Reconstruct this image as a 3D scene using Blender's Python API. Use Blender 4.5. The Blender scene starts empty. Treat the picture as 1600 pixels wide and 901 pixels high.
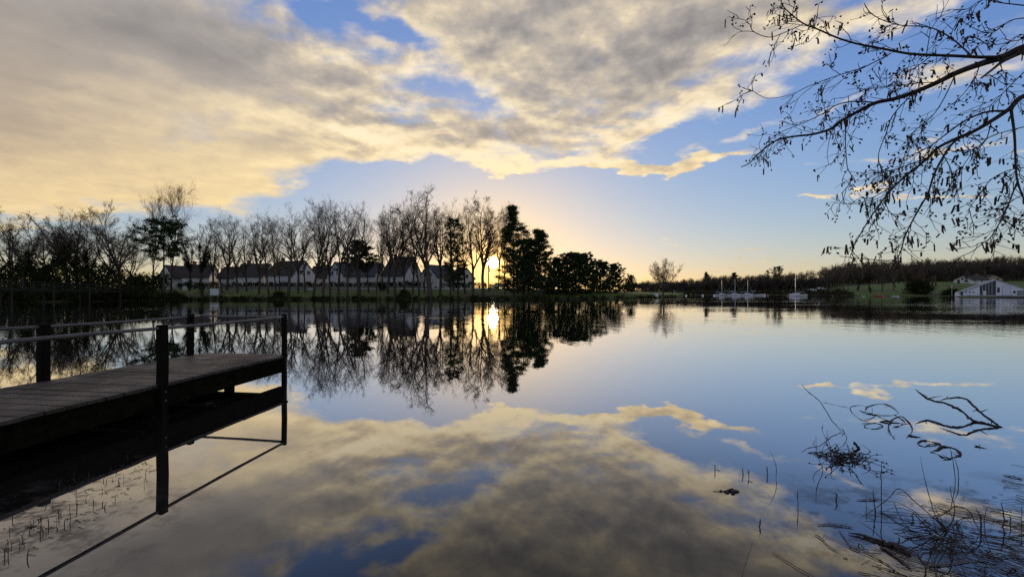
import bpy, bmesh, math, random
import numpy as np
from mathutils import Vector, Matrix
R = math.radians
sc = bpy.context.scene
COL = sc.collection
# ------------------------------------------------------------------ camera
CAM_H = 2.0          # eye height above the water
FPX = 600.0          # focal length in pixels of a 1600 wide frame (ultra wide lens)
HOR = 454.0          # row of the horizon
camd = bpy.data.cameras.new('camera'); cam = bpy.data.objects.new('camera', camd); COL.objects.link(cam)
camd.sensor_width = 36.0; camd.lens = 36.0*FPX/1600.0
camd.clip_start = 0.05; camd.clip_end = 6000
cam.location = (0, 0, CAM_H); cam.rotation_euler = (R(90), 0, 0)
camd.shift_y = (HOR-450.5)/1600.0
sc.camera = cam
sc.view_settings.view_transform = 'Standard'; sc.view_settings.look = 'None'
sc.view_settings.gamma = 1.0; sc.view_settings.exposure = 0.0
sc.view_settings.use_curve_mapping = False
sc.cycles.use_denoising = False
sc.cycles.max_bounces = 6; sc.cycles.glossy_bounces = 3; sc.cycles.diffuse_bounces = 2
sc.cycles.transparent_max_bounces = 8
sc.cycles.sample_clamp_indirect = 6.0

def ground_at(x, y):                 # pixel of the photograph -> point on the water (z = 0)
    d = CAM_H*FPX/(y-HOR); return Vector(((x-800)/FPX*d, d, 0.0))
def at(x, y, Y):                     # pixel at a known depth
    return Vector(((x-800)/FPX*Y, Y, CAM_H+(HOR-y)/FPX*Y))

# ------------------------------------------------------------------ sky
SUN_AZ = math.atan((770-800)/FPX); SUN_EL = math.atan((HOR-410)/FPX)
world = bpy.data.worlds.new('World'); sc.world = world; world.use_nodes = True
world.cycles.sampling_method = 'MANUAL'; world.cycles.sample_map_resolution = 512
wt = world.node_tree; wt.nodes.clear()
class NT:
    def __init__(s, t): s.t = t; s.i = 0
    def n(s, typ, **kw):
        nd = s.t.nodes.new(typ)
        for k, v in kw.items(): setattr(nd, k, v)
        return nd
    def put(s, sock, v):
        if isinstance(v, bpy.types.NodeSocket): s.t.links.new(v, sock)
        elif v is not None: sock.default_value = v
    def m(s, op, a, b=None, c=None, clamp=False):
        nd = s.n('ShaderNodeMath', operation=op, use_clamp=clamp)
        s.put(nd.inputs[0], a); s.put(nd.inputs[1], b)
        if c is not None: s.put(nd.inputs[2], c)
        return nd.outputs[0]
    def v(s, op, a, b=None, scale=None):
        nd = s.n('ShaderNodeVectorMath', operation=op)
        s.put(nd.inputs[0], a)
        if b is not None: s.put(nd.inputs[1], b)
        if scale is not None: s.put(nd.inputs['Scale'], scale)
        return nd.outputs['Value'] if op in ('LENGTH', 'DOT_PRODUCT', 'DISTANCE') else nd.outputs['Vector']
    def ss(s, x, a, b, lo=0.0, hi=1.0, mode='SMOOTHSTEP'):
        nd = s.n('ShaderNodeMapRange', interpolation_type=mode)
        s.put(nd.inputs[0], x); nd.inputs[1].default_value = a; nd.inputs[2].default_value = b
        nd.inputs[3].default_value = lo; nd.inputs[4].default_value = hi
        return nd.outputs[0]
    def comb(s, x, y, z=0.0):
        nd = s.n('ShaderNodeCombineXYZ')
        for k, q in enumerate((x, y, z)): s.put(nd.inputs[k], q)
        return nd.outputs[0]
    def noise(s, vec, scale, detail=6, rough=.55, lac=2.0, dist=0.0, dims='3D', w=None, out='Fac'):
        nd = s.n('ShaderNodeTexNoise', noise_dimensions=dims)
        s.put(nd.inputs['Vector'], vec)
        nd.inputs['Scale'].default_value = scale; nd.inputs['Detail'].default_value = detail
        nd.inputs['Roughness'].default_value = rough; nd.inputs['Lacunarity'].default_value = lac
        nd.inputs['Distortion'].default_value = dist
        return nd.outputs[out]
    def mix(s, f, a, b, blend='MIX'):
        nd = s.n('ShaderNodeMix', data_type='RGBA', blend_type=blend)
        s.put(nd.inputs[0], f)
        for k, q in ((6, a), (7, b)):
            if isinstance(q, tuple): q = q+(1.0,) if len(q) == 3 else q
            s.put(nd.inputs[k], q)
        return nd.outputs[2]
    def ramp(s, x, stops, interp='LINEAR'):
        nd = s.n('ShaderNodeValToRGB'); e = nd.color_ramp.elements
        nd.color_ramp.interpolation = interp
        while len(e) < len(stops): e.new(0.5)
        for k, (p, c) in enumerate(stops): e[k].position = p; e[k].color = c+(1.0,)
        s.put(nd.inputs[0], x); return nd.outputs[0]
def azel(x, y):
    return math.atan2(x-800, FPX), math.atan((HOR-y)/math.hypot(FPX, x-800))
def build_sky():
    T = NT(wt)
    STR = 0.1
    gen = T.n('ShaderNodeTexCoord').outputs['Generated']
    d = T.v('NORMALIZE', gen)
    sep = T.n('ShaderNodeSeparateXYZ'); wt.links.new(d, sep.inputs[0])
    dx, dy, dz = sep.outputs
    az = T.m('ARCTAN2', dx, dy)
    el = T.m('ARCSINE', dz)
    zc = T.m('MAXIMUM', dz, 0.0)
    # cloud layer coordinates: direction met with a flat layer overhead
    pl = T.v('SCALE', d, scale=T.m('DIVIDE', 1.0, T.m('ADD', zc, 0.16)))
    pl = T.v('MULTIPLY', pl, (1, 1, 0))
    q = T.comb(az, el)
    wn = T.n('ShaderNodeTexNoise'); wt.links.new(pl, wn.inputs['Vector'])
    wn.inputs['Scale'].default_value = 2.6; wn.inputs['Detail'].default_value = 5; wn.inputs['Roughness'].default_value = .55
    wv = T.v('SUBTRACT', wn.outputs['Color'], (.5, .5, .5))
    wv = T.v('MULTIPLY', wv, (.22, .15, 0))
    qw = T.v('ADD', q, wv)
    # ---- where the clouds of this evening stand: ellipses in azimuth / elevation
    # x0,y0,x1,y1 axis of the cloud, w half width, coverage, thickness, softness
    C = T.m('ADD', 0.0, 0.0); K = T.m('ADD', 0.0, 0.0)
    for (x0, y0, x1, y1, w, ac, ak, soft) in CLOUDS:
        a0 = Vector(azel(x0, y0)); a1 = Vector(azel(x1, y1)); c = (a0+a1)/2
        mx, my = (x0+x1)/2, (y0+y1)/2
        L = math.hypot(x1-x0, y1-y0); nx, ny = -(y1-y0)/L, (x1-x0)/L
        half = (a1-a0).length/2
        p1 = Vector(azel(mx+nx*w, my+ny*w)); p2 = Vector(azel(mx-nx*w, my-ny*w))
        hw = (p1-p2).length/2
        ang = math.atan2(a1.y-a0.y, a1.x-a0.x)
        mp = T.n('ShaderNodeMapping', vector_type='TEXTURE')
        wt.links.new(qw, mp.inputs[0])
        mp.inputs['Location'].default_value = (c.x, c.y, 0)
        mp.inputs['Rotation'].default_value = (0, 0, ang)
        mp.inputs['Scale'].default_value = (half+hw*.6, hw, 1)
        r = T.v('LENGTH', mp.outputs[0])
        s = T.ss(r, 1.0+soft, max(0.0, 1.0-soft), 0, 1)
        if ac: C = T.m('MULTIPLY_ADD', s, ac, C)
        if ak: K = T.m('MULTIPLY_ADD', s, ak, K)
    # elsewhere in the sky (behind and above): broken cloud of the same kind
    back = T.ss(dy, .45, -.1)
    top = T.ss(el, .62, .95)
    oth = T.m('MAXIMUM', back, top)
    big = T.noise(pl, .9, 3, .5)
    C = T.m('MULTIPLY_ADD', oth, T.ss(big, .34, .58, 0, .75), C)
    K = T.m('MULTIPLY_ADD', oth, T.ss(big, .45, .75, 0, .6), K)
    # ---- detail
    def mask(x0, y0, x1, y1, w, soft):
        a0 = Vector(azel(x0, y0)); a1 = Vector(azel(x1, y1)); c = (a0+a1)/2
        mp = T.n('ShaderNodeMapping', vector_type='TEXTURE'); wt.links.new(q, mp.inputs[0])
        mp.inputs['Location'].default_value = (c.x, c.y, 0); mp.inputs['Rotation'].default_value = (0, 0, math.atan2(a1.y-a0.y, a1.x-a0.x))
        mp.inputs['Scale'].default_value = ((a1-a0).length/2, w/FPX, 1)
        return T.ss(T.v('LENGTH', mp.outputs[0]), 1+soft, 1-soft)
    calm = T.m('SUBTRACT', 1.0, T.m('MULTIPLY', mask(-1400, 190, 480, 200, 230, .35), .74))     # the rain bank is smooth, the puffs are not
    sdir = Vector((math.sin(SUN_AZ), math.cos(SUN_AZ), 0))
    pl2 = T.v('ADD', pl, tuple(sdir*.055))
    n0 = T.noise(pl, 2.2, 3, .5)
    n1 = T.noise(pl, 5.2, 9, .60, dist=.15)
    n2 = T.noise(pl2, 5.2, 5, .56, dist=.15)
    det = T.m('MULTIPLY_ADD', T.m('SUBTRACT', n1, .5), 2.1, T.m('MULTIPLY', T.m('SUBTRACT', n0, .5), .9))
    wr = T.n('ShaderNodeMapping'); wt.links.new(pl, wr.inputs[0]); wr.inputs['Rotation'].default_value = (0, 0, R(-38)); wr.inputs['Scale'].default_value = (2.6, 11.0, 1)
    wisp = T.noise(wr.outputs[0], 1.0, 6, .6, dist=.6)
    det = T.m('MULTIPLY_ADD', T.m('SUBTRACT', wisp, .5), 1.1, det)
    det = T.m('MULTIPLY', det, calm)
    Cn = T.m('MULTIPLY_ADD', det, .60, C)
    alpha = T.ss(Cn, .26, .80)
    relief = T.m('MULTIPLY', T.m('MULTIPLY', T.m('SUBTRACT', n2, n1), 3.0), calm)      # bright where the cloud thins towards the sun
    thick = T.m('ADD', T.m('MULTIPLY_ADD', det, .34, K), relief)
    thick = T.m('ADD', thick, T.m('MULTIPLY', T.m('SUBTRACT', Cn, .6), .22))
    # ---- colours
    cosg = T.v('DOT_PRODUCT', d, (math.sin(SUN_AZ)*math.cos(SUN_EL), math.cos(SUN_AZ)*math.cos(SUN_EL), math.sin(SUN_EL)))
    ang = T.m('ARCCOSINE', T.m('MINIMUM', cosg, 1.0))
    low = T.ss(el, .50, .14)                                    # low clouds are warmer
    tt = T.ss(thick, -.45, 1.15, 0, 1, 'LINEAR')
    hi_ = T.ramp(tt, [(.0, (1.0, .87, .66)), (.22, (.88, .74, .52)), (.45, (.60, .52, .42)), (.70, (.41, .375, .35)), (1.0, (.28, .262, .258))])
    lo_ = T.ramp(tt, [(.0, (1.15, .90, .48)), (.22, (.97, .74, .39)), (.45, (.77, .59, .35)), (.70, (.57, .44, .30)), (1.0, (.46, .36, .25))])
    cc = T.mix(low, hi_, lo_)
    away = T.ss(dy, .3, -.6)
    cc = T.mix(away, cc, (.46, .43, .42))
    # ---- clear air
    skyn = T.n('ShaderNodeTexSky', sky_type='NISHITA', sun_disc=False)
    skyn.sun_elevation = SUN_EL; skyn.sun_rotation = SUN_AZ
    skyn.altitude = 100; skyn.air_density = 1.0; skyn.dust_density = 0.6; skyn.ozone_density = 1.6
    # the camera's own roll-off of the bright clear air, channel by channel
    air = T.v('SCALE', skyn.outputs[0], scale=STR)
    air = T.v('DIVIDE', T.v('MULTIPLY', air, AIR_A), T.v('ADD', T.v('MULTIPLY', air, AIR_K), (1, 1, 1)))
    glow = T.m('POWER', 2.718, T.m('MULTIPLY', ang, -1/.17))
    glow2 = T.m('POWER', 2.718, T.m('MULTIPLY', ang, -1/.026))
    disc = T.ss(ang, .0165, .008)
    air = T.v('MULTIPLY', air, T.v('ADD', (1, 1, 1), T.v('SCALE', (.05, -.12, -.62), scale=glow)))
    hz = T.m('POWER', 2.718, T.m('MULTIPLY', zc, -1/.12))           # warm, dusty air low over the horizon
    air = T.v('MULTIPLY', air, T.v('ADD', (1, 1, 1), T.v('SCALE', (.16, .03, -.42), scale=hz)))
    air = T.v('ADD', air, T.v('SCALE', (1.0, .68, .25), scale=T.m('MULTIPLY', glow, .12)))
    tot = T.mix(alpha, air, cc)
    sunc = T.v('SCALE', (1.0, .52, .13), scale=T.m('MULTIPLY', glow2, 3.6))
    sunc = T.v('ADD', sunc, T.v('SCALE', (1.0, .86, .55), scale=T.m('MULTIPLY', disc, 40.0)))
    tot = T.v('ADD', tot, sunc)
    bg = T.n('ShaderNodeBackground'); bg.inputs[1].default_value = STR
    wt.links.new(T.v('SCALE', tot, scale=1/STR), bg.inputs[0])
    out = T.n('ShaderNodeOutputWorld'); wt.links.new(bg.outputs[0], out.inputs[0])
AIR_A, AIR_K = (2.07, 2.84, 7.7), (1.28, 2.27, 7.0)
CLOUDS = [
 # the grey bank on the left, gold towards the horizon
 (-1100, 20, 300, 40, 150, .75, .70, .8),
 (-1100, 200, 300, 205, 120, .85, .26, .9),
 (-900, 300, 380, 285, 70, .62, -.05, .9),
 (280, 290, 450, 275, 50, .42, -.05, .9),
 (100, 20, 460, 50, 80, .45, .30, .8),
 (330, 125, 560, 150, 55, .55, .34, .8),
 (60, 110, 320, 140, 45, 0, -.25, 1.0),
 (420, -90, 1300, -150, 110, .45, .12, .7),
 (430, 258, 600, 236, 30, .48, -.1, .9),
 (370, 215, 580, 224, 26, .50, .10, .9),
 # broken puffs in the middle
 (560, 85, 830, 60, 75, .40, .02, .8),
 (600, 140, 860, 150, 55, .36, .06, .8),
 (690, 10, 860, -20, 60, .42, .12, .8),
 (560, 18, 600, 18, 12, .5, -.1, .9),
 (430, 80, 540, 125, 38, .32, -.05, .8),
 # bright edged band running down to the right
 (360, 165, 640, 210, 14, .50, -.60, .9),
 (600, 224, 940, 262, 17, .75, -.60, .8),
 (580, 185, 850, 215, 24, .60, .28, .8),
 # grey mass right of the centre
 (850, 50, 1120, 10, 110, .62, .26, .7),
 (840, 175, 1010, 190, 62, .58, .10, .8),
 (900, 130, 1070, 70, 48, .2, .42, .8),
 (1090, 50, 1360, -70, 90, .62, .20, .7),
 (930, 235, 1230, 100, 26, .45, -.40, .8),
 # thin streaks on the right
 (945, 268, 1190, 228, 9, .95, -.08, .8),
 (1085, 222, 1190, 180, 17, .60, -.2, .9),
 (1180, 195, 1330, 160, 14, .48, -.2, .9),
 (1360, 130, 1700, 60, 42, .46, -.15, .9),
 (1330, 242, 1700, 222, 13, .52, -.15, .9),
 (1270, 304, 1540, 298, 7, .60, -.15, .9),
 (735, 256, 805, 268, 9, .55, -.2, .9),
 (1330, 50, 1640, -40, 36, .46, -.15, .8),
 (1010, 375, 1070, 385, 10, .34, -.2, 1.0),
 (930, 340, 1000, 342, 4, .34, -.2, 1.0),
 (960, 408, 1600, 400, 5, .36, .35, 1.0),
 # blue gaps
 (475, 6, 670, 40, 18, -.50, -.2, .8),
 (1000, 232, 1190, 172, 16, -.35, 0, .8),
 (640, 125, 750, 145, 12, -.15, 0, .9),
 (500, 290, 700, 270, 30, -.5, 0, .8),
]
build_sky()

sund = bpy.data.lights.new('sun', 'SUN'); sun = bpy.data.objects.new('sun', sund); COL.objects.link(sun)
sund.energy = 3.0; sund.angle = R(.53); sund.color = (1.0, .72, .42)
sdir = Vector((math.sin(SUN_AZ)*math.cos(SUN_EL), math.cos(SUN_AZ)*math.cos(SUN_EL), math.sin(SUN_EL)))
sun.rotation_euler = sdir.to_track_quat('Z', 'Y').to_euler()
sun.location = sdir*300

# ------------------------------------------------------------------ helpers
def pmat(name):
    m = bpy.data.materials.new(name); m.use_nodes = True; m.node_tree.nodes.clear()
    return m, NT(m.node_tree)
def finish(m, T, bsdf):
    o = T.n('ShaderNodeOutputMaterial'); T.t.links.new(bsdf, o.inputs[0]); return m
def surf(name, c0, c1, scale=4.0, rough=.85, detail=5, bump=0.0, bscale=None, spec=.3, stretch=(1, 1, 1), c2=None, coord='Object'):
    """diffuse surface: colour varied by noise, optional fine relief"""
    m, T = pmat(name)
    co = T.n('ShaderNodeTexCoord').outputs[coord]
    co = T.v('MULTIPLY', co, stretch)
    f = T.noise(co, scale, detail, .6)
    col = T.mix(T.ss(f, .32, .68), c0, c1)
    if c2: col = T.mix(T.ss(T.noise(co, scale*.23, 3), .48, .66), col, c2)
    p = T.n('ShaderNodeBsdfPrincipled'); T.t.links.new(col, p.inputs['Base Color'])
    p.inputs['Roughness'].default_value = rough; p.inputs['Specular IOR Level'].default_value = spec
    if bump:
        b = T.n('ShaderNodeBump'); b.inputs['Strength'].default_value = bump; b.inputs['Distance'].default_value = .02
        T.t.links.new(T.noise(co, bscale or scale*3, 6, .65), b.inputs['Height']); T.t.links.new(b.outputs[0], p.inputs['Normal'])
    return finish(m, T, p.outputs[0])
def tag(o, label=None, cat=None, group=None, kind=None):
    for k, v in (('label', label), ('category', cat), ('group', group), ('kind', kind)):
        if v: o[k] = v
    return o
def empty(name, loc=(0, 0, 0), rz=0.0):
    o = bpy.data.objects.new(name, None); COL.objects.link(o); o.location = loc; o.rotation_euler = (0, 0, rz)
    o.empty_display_size = .2
    return o
class MB:
    """collects verts / faces with numpy and builds one mesh"""
    def __init__(s): s.V = []; s.F = []; s.nv = 0
    def add(s, v, f):
        s.V.extend(v); s.F.extend([tuple(i+s.nv for i in q) for q in f]); s.nv += len(v)
    def box(s, c, h, rot=None, bev=0):
        v = [Vector((x*h[0], y*h[1], z*h[2])) for x in (-1, 1) for y in (-1, 1) for z in (-1, 1)]
        if rot is not None: v = [rot @ q for q in v]
        c = Vector(c)
        s.add([tuple(q+c) for q in v], [(0, 1, 3, 2), (4, 6, 7, 5), (0, 4, 5, 1), (2, 3, 7, 6), (0, 2, 6, 4), (1, 5, 7, 3)])
    def tube(s, pts, rad, n=6, cap=True):
        pts = [Vector(p) for p in pts]
        if not hasattr(rad, '__len__'): rad = [rad]*len(pts)
        t0 = (pts[1]-pts[0]).normalized()
        up = Vector((0, 0, 1)) if abs(t0.z) < .9 else Vector((1, 0, 0))
        u = t0.cross(up).normalized(); vs = []; N = len(pts)
        for k in range(N):
            t = (pts[min(k+1, N-1)]-pts[max(k-1, 0)])
            t = t.normalized() if t.length > 1e-9 else t0
            u = (u-t*u.dot(t)); u = u.normalized() if u.length > 1e-6 else t.orthogonal().normalized()
            w = t.cross(u)
            for j in range(n):
                a = 2*math.pi*j/n
                vs.append(tuple(pts[k]+(u*math.cos(a)+w*math.sin(a))*rad[k]))
        fs = [(k*n+j, k*n+(j+1) % n, (k+1)*n+(j+1) % n, (k+1)*n+j) for k in range(N-1) for j in range(n)]
        if cap: fs += [tuple(range(n-1, -1, -1)), tuple((N-1)*n+j for j in range(n))]
        s.add(vs, fs)
    def build(s, name, mat, parent=None, smooth=False, loc=None):
        me = bpy.data.meshes.new(name); me.from_pydata(s.V, [], s.F)
        if smooth: me.polygons.foreach_set('use_smooth', [True]*len(me.polygons))
        me.materials.append(mat); me.update()
        o = bpy.data.objects.new(name, me); COL.objects.link(o)
        if parent is not None: o.parent = parent
        if loc is not None: o.location = loc
        return o
def copy_tree(o, parent=None):
    c = o.copy(); COL.objects.link(c); c.parent = parent
    for ch in o.children: copy_tree(ch, c)
    return c
def smooth_path(pts, sub=4):
    """Catmull-Rom through the given points"""
    P = [Vector(p) for p in pts]; out = []
    for i in range(len(P)-1):
        p0 = P[max(i-1, 0)]; p1 = P[i]; p2 = P[i+1]; p3 = P[min(i+2, len(P)-1)]
        for k in range(sub):
            t = k/sub
            out.append(.5*((2*p1)+(p2-p0)*t+(2*p0-5*p1+4*p2-p3)*t*t+(3*p1-p0-3*p2+p3)*t**3))
    out.append(P[-1]); return out

# ------------------------------------------------------------------ water
def water_mat():
    m, T = pmat('lake_water')
    pos = T.n('ShaderNodeNewGeometry').outputs['Position']
    a = T.noise(T.v('MULTIPLY', pos, (1.0, .55, 1)), 1.1, 3, .5)
    b = T.noise(T.v('MULTIPLY', pos, (1.0, .7, 1)), 5.0, 3, .5)
    patch = T.ss(T.noise(T.v('MULTIPLY', pos, (.35, 1.0, 1)), .06, 3, .5), .42, .62, .12, 1.0)   # breaths of wind on the far water
    sepp = T.n('ShaderNodeSeparateXYZ'); T.t.links.new(pos, sepp.inputs[0])
    far = T.ss(sepp.outputs[1], 6, 34, .10, 1.35)
    h = T.m('MULTIPLY', T.m('ADD', T.m('MULTIPLY', a, 1.0), T.m('MULTIPLY', b, .22)), T.m('MULTIPLY', patch, far))
    bp = T.n('ShaderNodeBump'); bp.inputs['Strength'].default_value = 1.0; bp.inputs['Distance'].default_value = .022
    T.t.links.new(h, bp.inputs['Height'])
    lw = T.n('ShaderNodeLayerWeight'); lw.inputs[0].default_value = .5
    fc = T.n('ShaderNodeFloatCurve'); cv = fc.mapping.curves[0]
    for p in WATER_CURVE[1:-1]: cv.points.new(*p)
    cv.points[0].location = WATER_CURVE[0]; cv.points[-1].location = WATER_CURVE[-1]
    fc.mapping.update()
    T.t.links.new(lw.outputs['Facing'], fc.inputs['Value'])
    gl = T.n('ShaderNodeBsdfGlossy'); gl.inputs['Roughness'].default_value = .012
    gl.inputs['Color'].default_value = (.95, .95, .95, 1); T.t.links.new(bp.outputs[0], gl.inputs['Normal'])
    df = T.n('ShaderNodeBsdfDiffuse'); df.inputs['Color'].default_value = (.012, .012, .011, 1)
    mx = T.n('ShaderNodeMixShader'); T.t.links.new(fc.outputs[0], mx.inputs[0])
    T.t.links.new(df.outputs[0], mx.inputs[1]); T.t.links.new(gl.outputs[0], mx.inputs[2])
    return finish(m, T, mx.outputs[0])
WATER_CURVE = [(0, .02), (.3, .05), (.4, .09), (.5, .19), (.6, .37), (.7, .60), (.85, .85), (1, 1)]
wm = MB(); wm.add([(-900, -60, 0), (900, -60, 0), (900, 900, 0), (-900, 900, 0)], [(0, 1, 2, 3)])
tag(wm.build('lake_water', water_mat()), 'calm lake water mirroring the evening sky', 'water', kind='structure')
# ------------------------------------------------------------------ land
def sstep(a, b, t):
    t = np.clip((t-a)/(b-a), 0, 1); return t*t*(3-2*t)
# shoreline: pixel column -> depth of the water's edge (outside the picture: azimuth in degrees -> range)
_sh = [(-200, 58), (0, 66), (150, 72), (240, 78), (290, 85), (400, 87), (520, 86), (640, 87.5), (760, 88), (860, 91), (940, 96),
       (1000, 102), (1045, 108), (1058, 113), (1068, 178), (1180, 186), (1290, 170), (1330, 152), (1420, 146), (1490, 138), (1502, 112.5), (1660, 112.5), (1720, 100)]
SH = sorted([(math.degrees(math.atan((x-800)/FPX)), Y/math.cos(math.atan((x-800)/FPX))) for x, Y in _sh] +
            [(-180, 1.6), (-140, 2.6), (-115, 5.5), (-100, 7.5), (-90, 12), (-80, 40), (-70, 85), (60, 60), (61.5, 5.3), (75, 4.0), (95, 2.4), (120, 1.7), (180, 1.6)])
SHA = np.array([a for a, r in SH]); SHR = np.array([r for a, r in SH])
def shore_r(az): return np.interp(az, SHA, SHR)
_pp = lambda x: math.degrees(math.atan((x-800)/FPX))
LAWN = ([_pp(x) for x in (150, 290, 760, 880, 960, 1050, 1062)], [1.4, 2.3, 2.5, 2.0, 1.3, .6, .6])
SLOPE = ([_pp(x) for x in (1060, 1270, 1320, 1400, 1520, 1700)], [.9, 1.2, 4.2, 6.0, 6.5, 6.5])
HILL = ([_pp(x) for x in (960, 1060, 1100, 1200, 1300, 1400, 1480, 1560, 1900)], [0, 4.0, 6.0, 7.5, 11.0, 12.5, 13.5, 14.5, 17])
def land_z(x, y):
    x = np.asarray(x, float); y = np.asarray(y, float)
    r = np.hypot(x, y); az = np.degrees(np.arctan2(x, y)); t = r-shore_r(az)
    z = np.where(t < 0, np.maximum(-1.2, t*.35-.02), .22*(1-np.exp(-np.maximum(t, 0)/.5))+.02*np.minimum(np.maximum(t, 0), 10))
    inn = t > 0
    lawn = np.where((az > _pp(140)) & (az < _pp(1064)), np.interp(az, *LAWN), np.where(az <= _pp(140), 1.4*(az > -75), 0))
    z = z+inn*lawn*sstep(3, 22, t)*.92
    z = z+inn*(az >= _pp(1064))*(az < 58)*np.interp(az, *SLOPE)*sstep(4, 14, t)*sstep(138, 208, y)
    z = z+inn*np.interp(az, *HILL)*(az < 60)*sstep(205, 330, y)*(az > _pp(960))*sstep(4, 30, t)
    return z
def lz(x, y): return float(land_z(x, y))
def build_ground():
    azs = np.unique(np.concatenate([np.linspace(-180, -72, 40), np.arange(-72, 62, .4), np.linspace(62, 180, 40), SHA, SHA+.06]))
    azs = azs[azs <= 180]
    ts = np.array([-8, -3, -1.2, -.4, -.05, .08, .25, .6, 1.2, 2, 3.5, 5, 7, 9, 12, 15, 18, 22, 27, 34, 44, 56, 70, 90, 120, 160, 200, 260, 400, 900, 2600], float)
    V = []; F = []
    for a in azs:
        rs = shore_r(a)
        for t in ts:
            r = max(rs+t, .35+.02*(t+8)) if t < 0 else rs+t
            x = r*math.sin(R(a)); y = r*math.cos(R(a)); V.append([x, y, 0])
    V = np.array(V); V[:, 2] = land_z(V[:, 0], V[:, 1])
    n = len(ts)
    for i in range(len(azs)-1):
        for j in range(n-1):
            F.append((i*n+j, i*n+j+1, (i+1)*n+j+1, (i+1)*n+j))
    mb = MB(); mb.V = [tuple(v) for v in V]; mb.F = F
    m, T = pmat('grass_and_litter')
    pos = T.n('ShaderNodeNewGeometry').outputs['Position']
    f = T.noise(pos, .5, 6, .65); g = T.noise(pos, 6.0, 5, .7); w = T.noise(pos, .07, 3, .5)
    col = T.mix(T.ss(f, .35, .65), (.120, .165, .034), (.080, .115, .028))
    col = T.mix(T.ss(g, .45, .72), col, (.13, .145, .045))
    col = T.mix(T.ss(w, .52, .66), col, (.105, .092, .045))
    sp = T.n('ShaderNodeSeparateXYZ'); T.t.links.new(pos, sp.inputs[0])
    col = T.mix(T.ss(sp.outputs[2], .26, .05), col, (.035, .028, .018))          # bare wet earth at the water's edge
    col = T.mix(T.ss(sp.outputs[2], 6.5, 10), col, (.050, .040, .024))           # leaf litter under the wood on the hill
    p = T.n('ShaderNodeBsdfPrincipled'); T.t.links.new(col, p.inputs['Base Color']); p.inputs['Roughness'].default_value = .95
    p.inputs['Specular IOR Level'].default_value = .15
    b = T.n('ShaderNodeBump'); b.inputs['Strength'].default_value = .8; b.inputs['Distance'].default_value = .08
    T.t.links.new(g, b.inputs['Height']); T.t.links.new(b.outputs[0], p.inputs['Normal'])
    o = mb.build('ground', finish(m, T, p.outputs[0]), smooth=True); tag(o, kind='structure')
build_ground()
def strip(name, pix, w, lift, mat, kind='structure'):
    """a ribbon (path, road) laid on the land through pixel columns at given depths"""
    pts = smooth_path([Vector(((x-800)/FPX*Y, Y, 0)) for x, Y in pix], 8); mb = MB(); V = []
    for k, p in enumerate(pts):
        t = (pts[min(k+1, len(pts)-1)]-pts[max(k-1, 0)]).normalized(); s = Vector((-t.y, t.x, 0))*w/2
        for q in (p-s, p+s): V.append((q.x, q.y, lz(q.x, q.y)+lift))
    mb.add(V, [(2*k, 2*k+1, 2*k+3, 2*k+2) for k in range(len(pts)-1)])
    return tag(mb.build(name, mat), kind=kind)
M = {}
M['gravel'] = surf('pale_gravel', (.30, .28, .24), (.22, .20, .17), 2.0, coord='Object')
M['asphalt'] = surf('asphalt', (.06, .06, .06), (.045, .045, .047), 2.0)
strip('path', [(300, 103), (420, 105), (560, 105), (700, 106), (800, 108), (880, 112)], 2.6, .07, M['gravel'])
strip('road', [(1075, 205), (1160, 210), (1240, 205), (1300, 196), (1400, 200)], 5, .10, M['asphalt'])

# ------------------------------------------------------------------ fast meshes
def fast_mesh(name, V, F, mat, smooth=False):
    """V (n,3), F (m,k) arrays"""
    me = bpy.data.meshes.new(name); V = np.asarray(V, np.float32); F = np.asarray(F, np.int32); k = F.shape[1]
    me.vertices.add(len(V)); me.vertices.foreach_set('co', V.ravel())
    me.loops.add(F.size); me.loops.foreach_set('vertex_index', F.ravel())
    me.polygons.add(len(F)); me.polygons.foreach_set('loop_start', np.arange(0, F.size, k, dtype=np.int32))
    me.update(calc_edges=True); me.materials.append(mat)
    if smooth: me.polygons.foreach_set('use_smooth', np.ones(len(F), bool))
    return me
def link(name, me, parent=None):
    o = bpy.data.objects.new(name, me); COL.objects.link(o); o.parent = parent; return o
def tubes(lines, n=3):
    """lines: list of (pts (K,3), rad (K,)) -> V, F of open n-gon tubes, batched by K"""
    by = {}
    for p, r in lines: by.setdefault(len(p), []).append((p, r))
    Vs = []; Fs = []; off = 0
    for K, ls in by.items():
        P = np.array([p for p, r in ls], float); Rr = np.array([r for p, r in ls], float); N = len(P)
        T = np.gradient(P, axis=1); T /= np.linalg.norm(T, axis=2, keepdims=True)+1e-9
        ref = np.tile(np.array([.31, .52, .79]), (N, 1)); bad = np.abs((ref*T[:, 0]).sum(1)) > .9
        ref[bad] = (.9, -.3, .1)
        U = np.cross(T, ref[:, None, :]); U /= np.linalg.norm(U, axis=2, keepdims=True)+1e-9
        W = np.cross(T, U)
        a = np.arange(n)*2*np.pi/n
        ring = P[:, :, None, :]+Rr[:, :, None, None]*(U[:, :, None, :]*np.cos(a)[None, None, :, None]+W[:, :, None, :]*np.sin(a)[None, None, :, None])
        Vs.append(ring.reshape(-1, 3))
        b = (np.arange(N)[:, None, None]*K+np.arange(K-1)[None, :, None])*n
        j = np.arange(n)[None, None, :]; j2 = (j+1) % n
        Fs.append(np.stack([b+j, b+j2, b+n+j2, b+n+j], -1).reshape(-1, 4)+off); off += N*K*n
    return np.concatenate(Vs), np.concatenate(Fs)

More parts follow.
